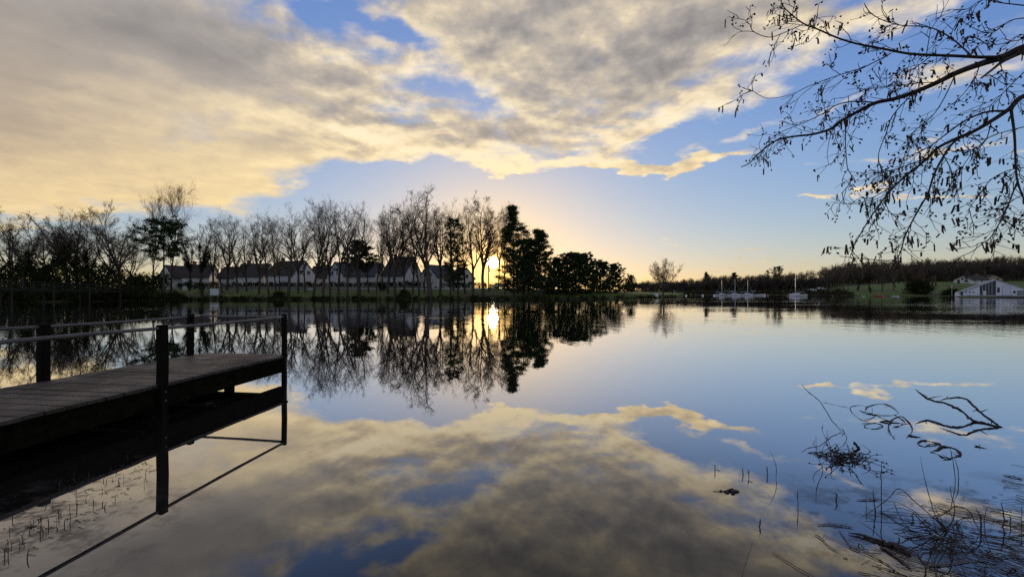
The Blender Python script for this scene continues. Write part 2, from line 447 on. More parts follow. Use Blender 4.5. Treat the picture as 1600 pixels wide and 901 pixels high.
# ------------------------------------------------------------------ trees
M['bark'] = surf('bark', (.045, .036, .028), (.075, .062, .048), 3.0, bump=.5, stretch=(3, 3, .6))
M['twig'] = surf('twigs', (.060, .045, .034), (.085, .066, .050), 1.0)
M['twig_pale'] = surf('pale_twigs', (.16, .125, .085), (.11, .085, .06), 1.0)
def leaf_mat(name, c0, c1):
    m, T = pmat(name)
    pos = T.n('ShaderNodeNewGeometry').outputs['Position']
    col = T.mix(T.ss(T.noise(pos, 1.1, 4, .6), .38, .62), c0, c1)
    d = T.n('ShaderNodeBsdfDiffuse'); T.t.links.new(col, d.inputs[0])
    t = T.n('ShaderNodeBsdfTranslucent'); T.t.links.new(col, t.inputs[0])
    mx = T.n('ShaderNodeMixShader'); mx.inputs[0].default_value = .18
    T.t.links.new(d.outputs[0], mx.inputs[1]); T.t.links.new(t.outputs[0], mx.inputs[2])
    return finish(m, T, mx.outputs[0])
M['needle'] = leaf_mat('evergreen_needles', (.028, .044, .016), (.044, .062, .024))
M['ivy'] = leaf_mat('ivy_leaves', (.019, .028, .010), (.032, .040, .014))
def grow(rng, p, d, L, r, nseg, wander, trop, tip=.25):
    pts = [p]; rad = [r]; d = d/np.linalg.norm(d)
    for k in range(nseg):
        d = d+rng.normal(0, wander, 3)+np.array([0, 0, trop]); d /= np.linalg.norm(d)
        pts.append(pts[-1]+d*L/nseg); rad.append(r*(1-(1-tip)*(k+1)/nseg))
    return np.array(pts), np.array(rad)
def along(pts, rad, t):
    f = t*(len(pts)-1); i = min(int(f), len(pts)-2); u = f-i
    d = pts[i+1]-pts[i]
    return pts[i]*(1-u)+pts[i+1]*u, d/np.linalg.norm(d), rad[i]*(1-u)+rad[i+1]*u
def side(rng, d, ang):
    a = rng.normal(0, 1, 3); a -= d*a.dot(d); a /= np.linalg.norm(a)+1e-9
    return d*math.cos(ang)+a*math.sin(ang)
def bare_tree(seed, H=20.0, style='upright', dens=1.0, low=False):
    """-> thick limbs, thin twigs (lists of polylines); base at the origin"""
    rng = np.random.default_rng(seed); thick = []; thin = []; Z = np.array([0, 0, 1.0])
    stems = []
    if style == 'upright':          # one stem to the top, limbs going up beside it
        stems.append(grow(rng, np.array([0, 0, -.2]), Z+rng.normal(0, .03, 3), H*.97,  .0165*H+.02, 14, .045, .03, .06)); lo, n1, a1, l1 = .22, 25, (.45, .95), .34
    elif style == 'fork':           # stem forks into a few tall leaders
        t = grow(rng, np.array([0, 0, -.2]), Z, H*.34, .0185*H, 5, .05, .03, .8); stems.append(t)
        for k in range(rng.integers(2, 5)):
            p, d, r = along(*t, rng.uniform(.62, 1)); stems.append(grow(rng, p, side(rng, d, rng.uniform(.16, .40)), H*rng.uniform(.52, .68), r*.72, 9, .08, .07, .10))
        lo, n1, a1, l1 = .12, 10, (.4, .95), .25
    elif style == 'fan':            # fan of stems from near the ground
        t = grow(rng, np.array([0, 0, -.2]), Z, H*.16, .022*H, 3, .03, 0, .9); stems.append(t)
        for k in range(24):
            p, d, r = along(*t, rng.uniform(.6, 1)); a = rng.uniform(.05, .80); stems.append(grow(rng, p, side(rng, d, a), H*(.86-.16*a)*rng.uniform(.85, 1), r*.36, 9, .03, .045, .12))
        lo, n1, a1, l1 = .3, 8, (.35, .8), .22
    else:                           # round: spreading crown
        t = grow(rng, np.array([0, 0, -.2]), Z, H*.30, .018*H, 5, .06, .02, .8); stems.append(t)
        for k in range(7):
            p, d, r = along(*t, rng.uniform(.55, 1)); stems.append(grow(rng, p, side(rng, d, rng.uniform(.25, .95)), H*rng.uniform(.45, .68), r*.55, 9, .10, .07, .10))
        lo, n1, a1, l1 = .25, 8, (.5, 1.1), .24
    thick += stems
    tl = 3 if low else 4
    for si, st in enumerate(stems):
        if style != 'upright' and si == 0: continue
        for k in range(int(n1*(1 if low is False else .7))):
            t = lo+(1-lo)*((k+rng.uniform(0, 1))/n1)
            p, d, r = along(*st, min(t, .985))
            L = H*l1*rng.uniform(.6, 1.15)*(.42+.62*math.sin(math.pi*min(1, t*.97)**1.7)) if style == 'upright' else H*l1*rng.uniform(.6, 1.2)*(1.05-.5*t)
            b = grow(rng, p, side(rng, d, rng.uniform(*a1)), L, min(r*.75, .0082*H), 6, .10, .07, .25); thick.append(b)
            n2 = int((7 if not low else 4)*dens)
            for q in range(n2):
                p2, d2, r2 = along(*b, rng.uniform(.18, 1))
                c = grow(rng, p2, side(rng, d2, rng.uniform(.4, .95)), L*rng.uniform(.28, .55), max(r2*.55, .022), 4, .12, .06, .4); thin.append(c)
                for w in range(int((6 if not low else 3)*dens)):
                    p3, d3, r3 = along(*c, rng.uniform(.15, 1))
                    e = grow(rng, p3, side(rng, d3, rng.uniform(.4, 1.0)), L*rng.uniform(.12, .28), .0140 if not low else .022, 3 if not low else 2, .18, .06, .5); thin.append(e)
                    if not low:
                        for w2 in range(3):
                            p4, d4, r4 = along(*e, rng.uniform(.2, 1))
                            thin.append(grow(rng, p4, side(rng, d4, rng.uniform(.4, 1.0)), L*rng.uniform(.06, .17), .0100, 2, .18, .04, .6))
    return thick, thin
def leaf_cloud(rng, centers, radii, n, size, flat=.6):
    """n small leaf faces spread in clumps round the centres -> V, F (quads)"""
    k = rng.integers(0, len(centers), n); C = centers[k]+rng.normal(0, 1, (n, 3))*radii[k][:, None]*np.array([1, 1, flat])
    u = rng.normal(0, 1, (n, 3)); u /= np.linalg.norm(u, axis=1, keepdims=True)
    w = np.cross(u, rng.normal(0, 1, (n, 3))); w /= np.linalg.norm(w, axis=1, keepdims=True)
    s = size*rng.uniform(.5, 1.3, (n, 1))
    V = np.stack([C-u*s, C+w*s*.45, C+u*s, C-w*s*.45], 1).reshape(-1, 3)
    return V, np.arange(4*n).reshape(-1, 4)
def proto_bare(name, seed, H, style, dens=1.0, pale=False, ivy=False):
    thick, thin = bare_tree(seed, H, style, dens)
    root = empty(name)
    V, F = tubes(thick, 6); link('trunk', fast_mesh('trunk', V, F, M['bark'], True), root)
    H = float(np.sort(np.array([q[0][:, 2].max() for q in thin]))[-6])              # true height, twigs included
    V, F = tubes(thin, 3); link('crown', fast_mesh('crown', V, F, M['twig_pale' if pale else 'twig']), root)
    if ivy:
        rng = np.random.default_rng(seed+99); c = []; r = []
        for p, rr in thick[:6]:
            for t in rng.uniform(.1, .75, 22): q, d, _ = along(p, rr, t); c.append(q); r.append(rng.uniform(.15, .5))
        V, F = leaf_cloud(rng, np.array(c), np.array(r), 5000, .16, 1.2); link('ivy', fast_mesh('ivy', V, F, M['ivy']), root)
    root['h'] = H; return root
def proto_conifer(name, seed, H, wmax, lo=.12, n=16000, shape='cone', clumps=170, size=.26):
    rng = np.random.default_rng(seed)
    tr = grow(rng, np.array([0, 0, -.2]), np.array([0, 0, 1.]), H*.98, .014*H, 12, .02, .02, .08)
    lim = []; C = []; Rr = []
    for k in range(clumps):
        t = lo+(1-lo)*((k+rng.uniform(0, 1))/clumps); t = .55*t+.45*(np.floor(t*17)+.5)/17
        u = (t-lo)/(1-lo)
        w = {'cone': (1-u)**.75*.95+.07, 'oval': math.sin(math.pi*min(1, u*.86+.12))**.7, 'dome': math.sqrt(max(.02, 1-u*u))*rng.uniform(.8, 1), 'top': (math.sin(math.pi*min(1, u*.9+.08))**.5)}[shape]*wmax
        p, d, r = along(*tr, min(t, .985)); a = rng.uniform(0, 6.283); L = w*rng.uniform(.35, 1.3)
        b = grow(rng, p, np.array([math.cos(a), math.sin(a), rng.uniform(-.05, .45)]), L, max(.012, r*.35), 4, .08, .05, .3); lim.append(b)
        for t2 in (.45, .7, .88, 1.0):
            if rng.uniform() < .85:
                q, _, _ = along(*b, t2); C.append(q+rng.normal(0, .12, 3)); Rr.append(rng.uniform(.12, .34)*(H/15))
    root = empty(name)
    V, F = tubes([tr]+lim, 5); link('trunk', fast_mesh('trunk', V, F, M['bark'], True), root)
    V, F = leaf_cloud(rng, np.array(C), np.array(Rr), int(n*2.7), size*.50); link('crown', fast_mesh('crown', V, F, M['needle']), root)
    root['h'] = H; return root
PROTO = {}
for k, (st, sd, ds) in enumerate((('upright', 11, .9), ('upright', 12, .75), ('upright', 13, 1.0), ('fork', 21, .9), ('fork', 22, .75), ('fork', 25, 1.0), ('round', 31, .9), ('round', 32, .9))):
    PROTO[st+str(k)] = proto_bare('bare_tree', sd, 20.0, st, ds)
PROTO['fan'] = proto_bare('bare_tree', 41, 11.0, 'fan', .62, pale=True)
PROTO['poplar'] = proto_bare('bare_tree', 51, 20.0, 'upright', 1.3, pale=True)
PROTO['ivy0'] = proto_bare('ivy_clad_tree', 61, 18.0, 'fork', 1.0, ivy=True)
PROTO['ivy1'] = proto_bare('ivy_clad_tree', 62, 18.0, 'round', 1.0, ivy=True)
PROTO['pine'] = proto_conifer('pine_tree', 71, 17.0, 5.0, .52, 9000, 'top', 90)
PROTO['pinesmall'] = proto_conifer('pine_tree', 72, 10.0, 4.2, .42, 7000, 'cone', 80, .3)
PROTO['conetall'] = proto_conifer('conifer_tree', 73, 20.0, 4.3, .06, 17000, 'cone', 170)
PROTO['cone'] = proto_conifer('conifer_tree', 74, 15.0, 4.6, .06, 16000, 'cone', 150)
PROTO['slim'] = proto_conifer('conifer_tree', 75, 18.0, 2.6, .14, 4200, 'oval', 75)
PROTO['bush'] = proto_conifer('evergreen_tree', 76, 9.0, 5.0, .0, 22000, 'dome', 220, .24)
PROTO['bush2'] = proto_conifer('evergreen_tree', 77, 8.0, 4.2, .0, 18000, 'dome', 180, .24)
used = set()
def plant(kind, x, ytop, Y, label, cat='tree', group=None, rz=None, wide=1.0, name=None):
    """tree at pixel column x, depth Y, with its top at pixel row ytop"""
    X = (x-800)/FPX*Y; z = lz(X, Y); H = CAM_H+(HOR-ytop)/FPX*Y-z
    src = PROTO[kind]
    o = copy_tree(src) if kind in used else src
    used.add(kind)
    s = H/src['h']; o.location = (X, Y, z-.02); o.scale = (s*wide, s*wide, s)
    o.rotation_euler = (0, 0, rz if rz is not None else (x*1.731) % 6.283)
    if name: o.name = name
    return tag(o, label, cat, group)
G1 = 'trees along the far bank'; G2 = 'trees of the thicket on the left'; G3 = 'trees on the right hand shore'
TREES = [
 # thicket on the left, behind the footbridge
 ('round6', 14, 322, 80, 'bare round-crowned tree at the far left edge of the thicket', G2, 1),
 ('ivy1', 52, 330, 78, 'dark ivy-clad tree, second from the left in the thicket', G2, 1),
 ('round7', 82, 338, 92, 'bare spreading tree behind the footbridge, third from the left', G2, 1),
 ('ivy0', 108, 340, 84, 'leaning ivy-clad tree above the middle of the footbridge', G2, 1),
 ('fork3', 122, 325, 95, 'pale-topped bare tree rising behind the ivy in the thicket', G2, 1),
 ('ivy1', 142, 352, 86, 'low dark ivy-clad tree filling the thicket over the bridge end', G2, 1.1),
 ('round6', 166, 326, 92, 'bare tree with two wide limbs left of the tall poplar', G2, 1),
 ('round7', 188, 318, 88, 'thin bare tree leaning just left of the tall poplars', G2, .9),
 ('ivy0', 30, 352, 72, 'low ivy-covered tree in the darkest corner of the thicket', G2, 1.1),
 ('round6', 205, 352, 100, 'small bare tree in front of the leftmost house roof', G2, .9),
 # the far bank, left to right
 ('poplar', 268, 272, 94, 'tallest pale bare poplar rising behind the round-topped pine', G1, .55),
 ('poplar', 239, 290, 96, 'second tall bare poplar just left of the tallest one', G1, .5),
 ('pine', 256, 342, 82, 'dark pine with rounded crown on a bare trunk by the bridge end', G1, 1.0),
 ('ivy0', 316, 340, 92, 'dark bare tree with ivy right of the pine, by the white board', G1, .75),
 ('fork4', 332, 345, 98, 'short forked bare tree behind the white board', G1, .8),
 ('round7', 347, 375, 96, 'small spreading bare tree with several leaning stems', G1, .9),
 ('upright0', 371, 328, 97, 'slender bare tree with pale top left of the dark-roofed house', G1, .8),
 ('upright1', 386, 334, 99, 'slim bare tree between the two pale-topped ones', G1, .8),
 ('fork5', 405, 336, 96, 'bare forked tree in front of the long dark roof', G1, .75),
 ('upright2', 420, 326, 95, 'bare tree with a dense dark tuft at its top', G1, .85),
 ('upright1', 450, 316, 92, 'broad bare tree before the white gable house with two windows', G1, 1.1),
 ('upright0', 437, 345, 101, 'thin bare tree just left of the broad one', G1, .7),
 ('upright2', 490, 302, 92, 'tall bare tree right of the white gable with two windows', G1, .95),
 ('fork3', 505, 306, 91, 'tall forked bare tree, middle of the dense trio', G1, .75),
 ('upright0', 516, 318, 94, 'bare tree, right one of the dense trio', G1, .75),
 ('upright1', 543, 312, 91, 'tall bare tree leaning left beside the small dark pine', G1, .8),
 ('fork4', 560, 315, 93, 'bare forked tree rising behind the small dark pine', G1, 1.0),
 ('pinesmall', 563, 374, 97, 'small dark umbrella-shaped pine between the bare trees', G1, 1.0),
 ('upright2', 588, 322, 97, 'very thin bare tree right of the small dark pine', G1, .6),
 ('upright0', 597, 330, 100, 'second thin bare tree right of the small dark pine', G1, .6),
 ('fork5', 617, 325, 93, 'forked bare tree in front of the tall steep-roofed house', G1, .95),
 ('upright1', 633, 306, 96, 'bare tree rising behind the steep white gable', G1, .75),
 ('upright2', 655, 305, 95, 'tall slim bare tree left of the big forked one', G1, .75),
 ('upright0', 663, 318, 99, 'slim bare tree close behind the big forked one', G1, .6),
 ('fork3', 673, 296, 89, 'biggest forked bare tree in the middle of the row', G1, 1.15),
 ('slim', 704, 335, 93, 'slim dark conifer, left of the pair near the sun', G1, .8),
 ('slim', 716, 338, 97, 'slim dark conifer, right of the pair near the sun', G1, 1.0),
 ('upright1', 709, 308, 103, 'pale bare tree standing behind the pair of slim conifers', G1, .8),
 ('fork4', 740, 308, 93, 'bare tree with dark low branches left of the sun', G1, .85),
 ('fork5', 755, 303, 92, 'tall bare tree fanning out immediately left of the sun', G1, .95),
 ('upright0', 789, 318, 99, 'bare tree touching the left side of the tallest conifer', G1, .5),
 ('fork5', 466, 332, 97, 'slim bare tree over the right edge of the white gable with two windows', G1, .7),
 ('upright1', 477, 322, 98, 'slim bare tree just left of the tall one by the dense trio', G1, .7),
 ('fork4', 529, 316, 95, 'bare tree between the dense trio and the one leaning left', G1, .75),
 ('upright2', 576, 330, 99, 'thin bare tree on the right shoulder of the small dark pine', G1, .7),
 ('fork3', 606, 322, 98, 'bare tree on the left edge of the steep-roofed house', G1, .7),
 ('upright0', 645, 314, 98, 'slender bare tree over the right edge of the steep white gable', G1, .7),
 ('fork5', 688, 312, 97, 'bare tree between the big forked one and the pair of slim conifers', G1, .75),
 ('upright1', 727, 312, 99, 'bare tree just right of the pair of slim conifers', G1, .75),
 ('fork3', 355, 336, 100, 'bare tree behind the small spreading one', G1, .75),
 ('ivy0', 296, 356, 98, 'short dark ivy-clad tree between the pine and the white board', G1, .8),
 ('upright2', 431, 330, 97, 'bare tree between the tufted one and the broad one', G1, .7),
 ('upright1', 764, 310, 103, 'slim bare tree whose trunk stands against the left edge of the sun', G1, .6),
 ('upright0', 779, 312, 105, 'slim bare tree whose trunk stands against the right edge of the sun', G1, .55),
 ('conetall', 803, 318, 93, 'tallest dark conifer just right of the sun', G1, 1.0),
 ('slim', 818, 350, 100, 'dark narrow conifer in the gap right of the tallest conifer', G1, 1.2),
 ('cone', 844, 357, 96, 'broad dark conifer, second to the right of the sun', G1, 1.25),
 ('cone', 826, 372, 102, 'dark conifer filling the gap between the two big conifers', G1, 1.2),
 ('bush2', 866, 402, 104, 'dark evergreen between the broad conifer and the low clump', G1, 1.0),
 ('bush', 888, 394, 103, 'rounded dark evergreen, left one of the low clump', G1, 1.05),
 ('bush2', 915, 395, 108, 'rounded dark evergreen, tallest in the middle of the low clump', G1, 1.15),
 ('bush', 938, 408, 113, 'rounded dark evergreen, third in the low clump', G1, 1.0),
 ('bush2', 962, 411, 116, 'smaller dark evergreen at the right end of the low clump', G1, 1.0),
 ('bush2', 985, 429, 150, 'little dark evergreen far behind the tip of the lawn', G1, .8),
 ('fan', 1036, 402, 113, 'lone pale bare tree with a fan of stems on the lawn tip', G1, 1.0),
 # right hand shore
 ('cone', 1104, 424, 205, 'dark conifer left of the moored sailing boats', G3, .9),
 ('cone', 1147, 425, 212, 'broad dark conifer behind the moored sailing boats', G3, 1.3),
 ('slim', 1199, 421, 208, 'narrow dark conifer right of the moored boats', G3, 1.1),
 ('pine', 1214, 416, 206, 'dark pine sticking out above the wood', G3, .8),
 ('round6', 1240, 424, 204, 'bare tree behind the single moored sailing boat', G3, 1),
 ('round7', 1262, 422, 198, 'bare tree above the parked white cars', G3, 1),
 ('fork3', 1292, 414, 176, 'bare tree at the left end of the green slope', G3, 1),
 ('round6', 1318, 414, 170, 'dark bare tree on the green slope, second from its left end', G3, .9),
 ('ivy1', 1340, 411, 165, 'ivy-dark tree on the green slope', G3, .9),
 ('ivy0', 1360, 408, 158, 'thick ivy-clad tree by the red boat', G3, 1.0),
 ('round7', 1378, 408, 160, 'bare tree directly above the red boat', G3, .9),
 ('fork4', 1396, 409, 164, 'forked bare tree right of the red boat', G3, .9),
 ('round6', 1418, 410, 160, 'spreading bare tree left of the dark bush on the slope', G3, .9),
 ('ivy1', 1436, 413, 158, 'ivy-dark tree standing over the dark bush on the slope', G3, .9),
]
for kind, x, yt, Y, lab, g, wd in TREES: plant(kind, x, yt, Y, lab, 'tree', g, None, wd*(1.05 if g == G1 and kind[:4] in ('upri', 'fork', 'roun') else 1))
for k, o in PROTO.items():
    if k not in used:
        for c in list(o.children): bpy.data.objects.remove(c)
        bpy.data.objects.remove(o)

# ------------------------------------------------------------------ masses that nobody could count
def joined(name, protos, spots, mat, n):
    Vs = []; Fs = []; off = 0
    for k, (x, y, z, s, a) in enumerate(spots):
        V, F = protos[k % len(protos)]
        c, sn = math.cos(a), math.sin(a)
        W = V @ np.array([[c, sn, 0], [-sn, c, 0], [0, 0, 1]])*s+np.array([x, y, z])
        Vs.append(W); Fs.append(F+off); off += len(V)
    return link(name, fast_mesh(name, np.concatenate(Vs), np.concatenate(Fs), mat))
def far_wood():
    lows = []
    for sd in (81, 82, 83, 84):
        th, tn = bare_tree(sd, 13.0, 'round' if sd % 2 else 'fork', .9, low=True)
        rg = np.random.default_rng(sd)
        tk = [(q[0][[0, len(q[0])//2, -1]], np.maximum(q[1][[0, len(q[0])//2, -1]], .06)) for q in th[:8]]+[(q[0][[0, -1]], np.maximum(q[1][[0, -1]], .045)) for q in th[8:]]
        V, F = tubes(tk, 3); F = np.concatenate([F[:, [0, 1, 2]], F[:, [0, 2, 3]]])
        A = np.array([q[0][0] for q in tn]); B = np.array([q[0][-1] for q in tn]); k = rg.permutation(len(A))[:380]; A = A[k]; B = A+(B[k]-A)*1.25
        w = np.cross(B-A, rg.normal(0, 1, A.shape)); w /= np.linalg.norm(w, axis=1, keepdims=True)+1e-9; w *= .085      # a twig with its side shoots
        V2 = np.stack([A-w, A+w, B], 1).reshape(-1, 3); F2 = np.arange(len(V2)).reshape(-1, 3)+len(V)
        lows.append((np.concatenate([V, V2]), np.concatenate([F, F2])))
    rng = np.random.default_rng(5); spots = []
    while len(spots) < 1500:
        x = rng.uniform(975, 1700); Y = rng.uniform(200, 390) if rng.uniform() < .45 else (rng.uniform(194, 228) if x < 1290 else rng.uniform(214, 262))
        if 1290 < x < 1490 and Y < 212: continue
        if x > 1485 and Y < 212: continue
        X = (x-800)/FPX*Y
        s = rng.uniform(.65, 1.0)*(.62 if x < 1100 else .8 if x < 1290 else 1.0)
        spots.append((X, Y, lz(X, Y)-.2, s, rng.uniform(0, 6.28)))
    o = joined('far_wood', lows, spots, surf('brown_wood', (.080, .060, .045), (.052, .040, .030), .05), 4); tag(o, 'brown leafless wood covering the hill on the right', 'wood', kind='stuff')
far_wood()
def undergrowth():
    rng = np.random.default_rng(6); C = []; Rr = []
    for k in range(420):
        x = rng.uniform(-160, 262); Y = rng.uniform(74, 100) if x < 200 else rng.uniform(88, 104)
        X = (x-800)/FPX*Y; h = rng.uniform(.4, 6.0)*(1 if x < 190 else .55)
        C.append((X, Y, lz(X, Y)+h)); Rr.append(rng.uniform(.5, 1.2))
    for k in range(260):
        x = rng.uniform(-160, 285); az = _pp(x); r = shore_r(az)+rng.uniform(-.2, 5); X = r*math.sin(R(az)); Y = r*math.cos(R(az))
        C.append((X, Y, max(0, lz(X, Y))+rng.uniform(.1, 1.6 if x < 240 else .7))); Rr.append(rng.uniform(.3, .7))
    V, F = leaf_cloud(rng, np.array(C), np.array(Rr), 60000, .26, .9)
    o = link('undergrowth', fast_mesh('undergrowth', V, F, M['ivy'])); tag(o, 'dark tangled undergrowth below the thicket on the left', 'undergrowth', kind='stuff')
    C = []; Rr = []
    for k in range(500):                                     # rough sedge and brambles along the water's edge
        x = rng.uniform(270, 1056); az = _pp(x); r = shore_r(az)+rng.uniform(.0, 1.1); X = r*math.sin(R(az)); Y = r*math.cos(R(az))
        C.append((X, Y, lz(X, Y)+rng.uniform(.05, .4))); Rr.append(rng.uniform(.15, .35))
    V, F = leaf_cloud(rng, np.array(C), np.array(Rr), 16000, .16, .8)
    C2 = []; R2 = []
    for k in range(420):                                     # scrub under the wood along the far right road
        x = rng.uniform(985, 1292) if k < 300 else rng.uniform(1292, 1500); Y = rng.uniform(203, 215) if k < 300 else rng.uniform(209, 222); X = (x-800)/FPX*Y
        C2.append((X, Y, lz(X, Y)+rng.uniform(.2, 4.0))); R2.append(rng.uniform(.6, 1.3))
    for k in range(260):
        x = rng.uniform(1069, 1330); az = _pp(x); r = shore_r(az)+rng.uniform(.2, 14); X = r*math.sin(R(az)); Y = r*math.cos(R(az))
        C2.append((X, Y, lz(X, Y)+rng.uniform(.1, .7))); R2.append(rng.uniform(.4, .9))
    V2, F2 = leaf_cloud(rng, np.array(C2), np.array(R2), 36000, .34, .7)
    o = link('roadside_scrub', fast_mesh('roadside_scrub', V2, F2, leaf_mat('brown_scrub', (.055, .042, .028), (.04, .04, .022)))); tag(o, 'dark brown scrub at the foot of the far wood', 'scrub', kind='stuff')
    o = link('bank_sedge', fast_mesh('bank_sedge', V, F, M['ivy'])); tag(o, 'rough sedge along the edge of the far lawn', 'sedge', kind='stuff')
undergrowth()
def shrub(x, Y, w, h, label, n=1800, size=.14):
    X = (x-800)/FPX*Y; rng = np.random.default_rng(int(x*7)); C = []; Rr = []
    for k in range(40):
        a = rng.uniform(0, 6.28); u = rng.uniform(.1, 1); q = rng.uniform(0, 1)**.5*(1-u*u)**.5
        C.append((math.cos(a)*q*w, math.sin(a)*q*w, u*h)); Rr.append(rng.uniform(.1, .22)*w)
    root = empty('shrub', (X, Y, lz(X, Y)))
    V, F = leaf_cloud(rng, np.array(C), np.array(Rr), n, size, .9); link('crown', fast_mesh('crown', V, F, M['ivy']), root)
    lines = [grow(rng, np.array([0, 0, -.1]), np.array([math.cos(a), math.sin(a), 1.2]), h*.9, .04, 4, .1, .02, .3) for a in np.linspace(0, 5.5, 7)]
    V, F = tubes(lines, 4); link('stem', fast_mesh('stem', V, F, M['bark']), root)
    tag(root, label, 'shrub', 'shrubs on the shores')
shrub(632, 89.5, 1.6, 1.9, 'dark shrub at the water edge before the biggest forked tree')
shrub(437, 89, 1.5, 1.4, 'low dark shrub at the water edge under the broad bare tree')
shrub(598, 103, 1.0, 1.6, 'small dark shrub on the lawn before the hedge')
shrub(1437, 150, 4.2, 5.0, 'big dark bush on the shore between the red boat and the boathouse', 5000, .3)
shrub(1488, 141, 3.5, 1.6, 'low dark bush left of the white boathouse', 2500, .25)
# ------------------------------------------------------------------ houses on the far bank
M['render'] = surf('white_render', (.62, .63, .64), (.52, .53, .54), 1.5)
M['tiles'] = surf('dark_roof_tiles', (.030, .025, .023), (.046, .038, .033), 3.0, bump=.6, stretch=(1, 1, 4))
M['slate'] = surf('grey_slates', (.036, .036, .040), (.055, .055, .060), 3.0, bump=.5, stretch=(1, 1, 4))
M['glass'] = surf('window_glass', (.03, .035, .04), (.02, .022, .025), 1.0, rough=.08, spec=.6)
M['frame'] = surf('white_frame', (.6, .6, .6), (.55, .55, .55), 1.0)
M['brick'] = surf('brick', (.20, .09, .06), (.15, .07, .05), 3.0)
M['wood_dark'] = surf('dark_door_wood', (.05, .035, .025), (.07, .05, .035), 2.0)
def mesh_part(name, V, F, mat, parent):
    mb = MB(); mb.add([tuple(v) for v in V], F); return mb.build(name, mat, parent)
def house(xc, Y, a, yridge, Wd, Ln, label, roof='tiles', eave=.52, nwin=2, wall='render'):
    """Wd gable width, Ln ridge length; the gable faces the camera turned by a degrees; near corner at pixel column xc"""
    X = (xc-800)/FPX*Y; z0 = lz(X, Y); H = CAM_H+(HOR-yridge)/FPX*(Y+Wd*.3)-z0; he = H*eave
    root = empty('house', (X, Y, z0), 0)
    sg = 1 if a > 0 else -1; a = a-math.degrees(math.atan2(X, Y))          # turn is measured from the line of sight
    ar = R(a); g = Vector((math.sin(ar), -math.cos(ar), 0)); s = Vector((math.cos(ar), math.sin(ar), 0))
    # local frame: u along the gable, w into the house; the near corner is the origin
    u = s*sg; w = -g
    P = lambda i, j, k: u*i+w*j+Vector((0, 0, k))
    V = [P(0, 0, -.5), P(Wd, 0, -.5), P(Wd, Ln, -.5), P(0, Ln, -.5), P(0, 0, he), P(Wd, 0, he), P(Wd, Ln, he), P(0, Ln, he), P(Wd/2, 0, H-.15), P(Wd/2, Ln, H-.15)]
    mesh_part('wall', V, [(0, 1, 5, 8, 4), (1, 2, 6, 5), (2, 3, 7, 9, 6), (3, 0, 4, 7)], M[wall], root)
    ov = .45; dz = (H-he)/(Wd/2)*ov; t = .22
    V = []
    for j in (-.25, Ln+.25):
        V += [P(-ov, j, he-dz), P(Wd/2, j, H), P(Wd+ov, j, he-dz), P(-ov, j, he-dz+t), P(Wd/2, j, H+t), P(Wd+ov, j, he-dz+t)]
    rf = mesh_part('roof', V, [(3, 9, 10, 4), (4, 10, 11, 5), (0, 1, 7, 6), (1, 2, 8, 7), (0, 3, 4, 1), (1, 4, 5, 2), (6, 7, 10, 9), (7, 8, 11, 10), (0, 6, 9, 3), (2, 5, 11, 8)], M[roof], root)
    mb = MB(); rot = Matrix.Rotation(math.atan2(u.y, u.x), 3, 'Z')
    mb.box(P(Wd*.42, Ln*.72, H+.45), (.32, .45, .75), rot); mb.build('chimney', M['brick'], rf)
    def opening(i, k, ww, hh, on_side=False, name='window'):
        mb = MB(); rr = rot
        c = P(i, -.02, k) if not on_side else P(-.02, i, k)
        h3 = (ww/2, .05, hh/2) if not on_side else (.05, ww/2, hh/2)
        mb.box(c, h3, rr); o = mb.build(name, M['frame'] if name == 'window' else M['wood_dark'], root)
        if name == 'window':
            for q in (-1, 1):
                mb = MB(); off = ww*.235*q; c2 = P(i+off, -.075, k) if not on_side else P(-.075, i+off, k)
                mb.box(c2, (ww*.20, .012, hh*.42) if not on_side else (.012, ww*.20, hh*.42), rr); mb.build('pane', M['glass'], o)
    for q in range(nwin): opening(Wd*(q+1)/(nwin+1), he+.55, 1.15, 1.25)
    opening(Wd*.28, 1.35, 1.5, 1.3); opening(Wd*.72, 1.1, 1.0, 2.2, name='door')
    for q in range(int(Ln//3.5)): opening(2+q*3.5, 1.45, 1.3, 1.3, True)
    return tag(root, label, 'house', 'houses behind the far bank')
house(270, 124, -55, 415, 6, 8, 'dark-roofed house behind the round-topped pine trunk')
house(327, 124, 66, 414, 7, 7.5, 'low dark-roofed house behind the white information board')
house(366, 127, 55, 417, 6.5, 5.5, 'small white-walled house with dark roof, third from the left')
house(411, 122, 58, 412, 7.5, 9, 'long dark-roofed house left of the white gable with two windows')
house(458, 118, 40, 407, 8.4, 12, 'white house with broad gable and two upper windows', nwin=2)
house(511, 130, 66, 416, 7, 6, 'dark roof half hidden between two white gables')
house(536, 120, -50, 410, 7.2, 9, 'white gable house facing left behind the tall leaning tree', 'slate')
house(586, 119, 56, 411, 7.5, 9.5, 'grey-roofed house behind the small dark pine', 'slate')
house(633, 117, 48, 401, 7.6, 9.5, 'tallest steep-gabled white house in the middle of the row', nwin=1, eave=.45)
house(682, 119, -48, 414, 8, 10, 'white gable house above the parked white car', 'slate')
house(717, 121, 25, 419, 5.5, 8, 'smallest white gable right of the parked cars', nwin=1)
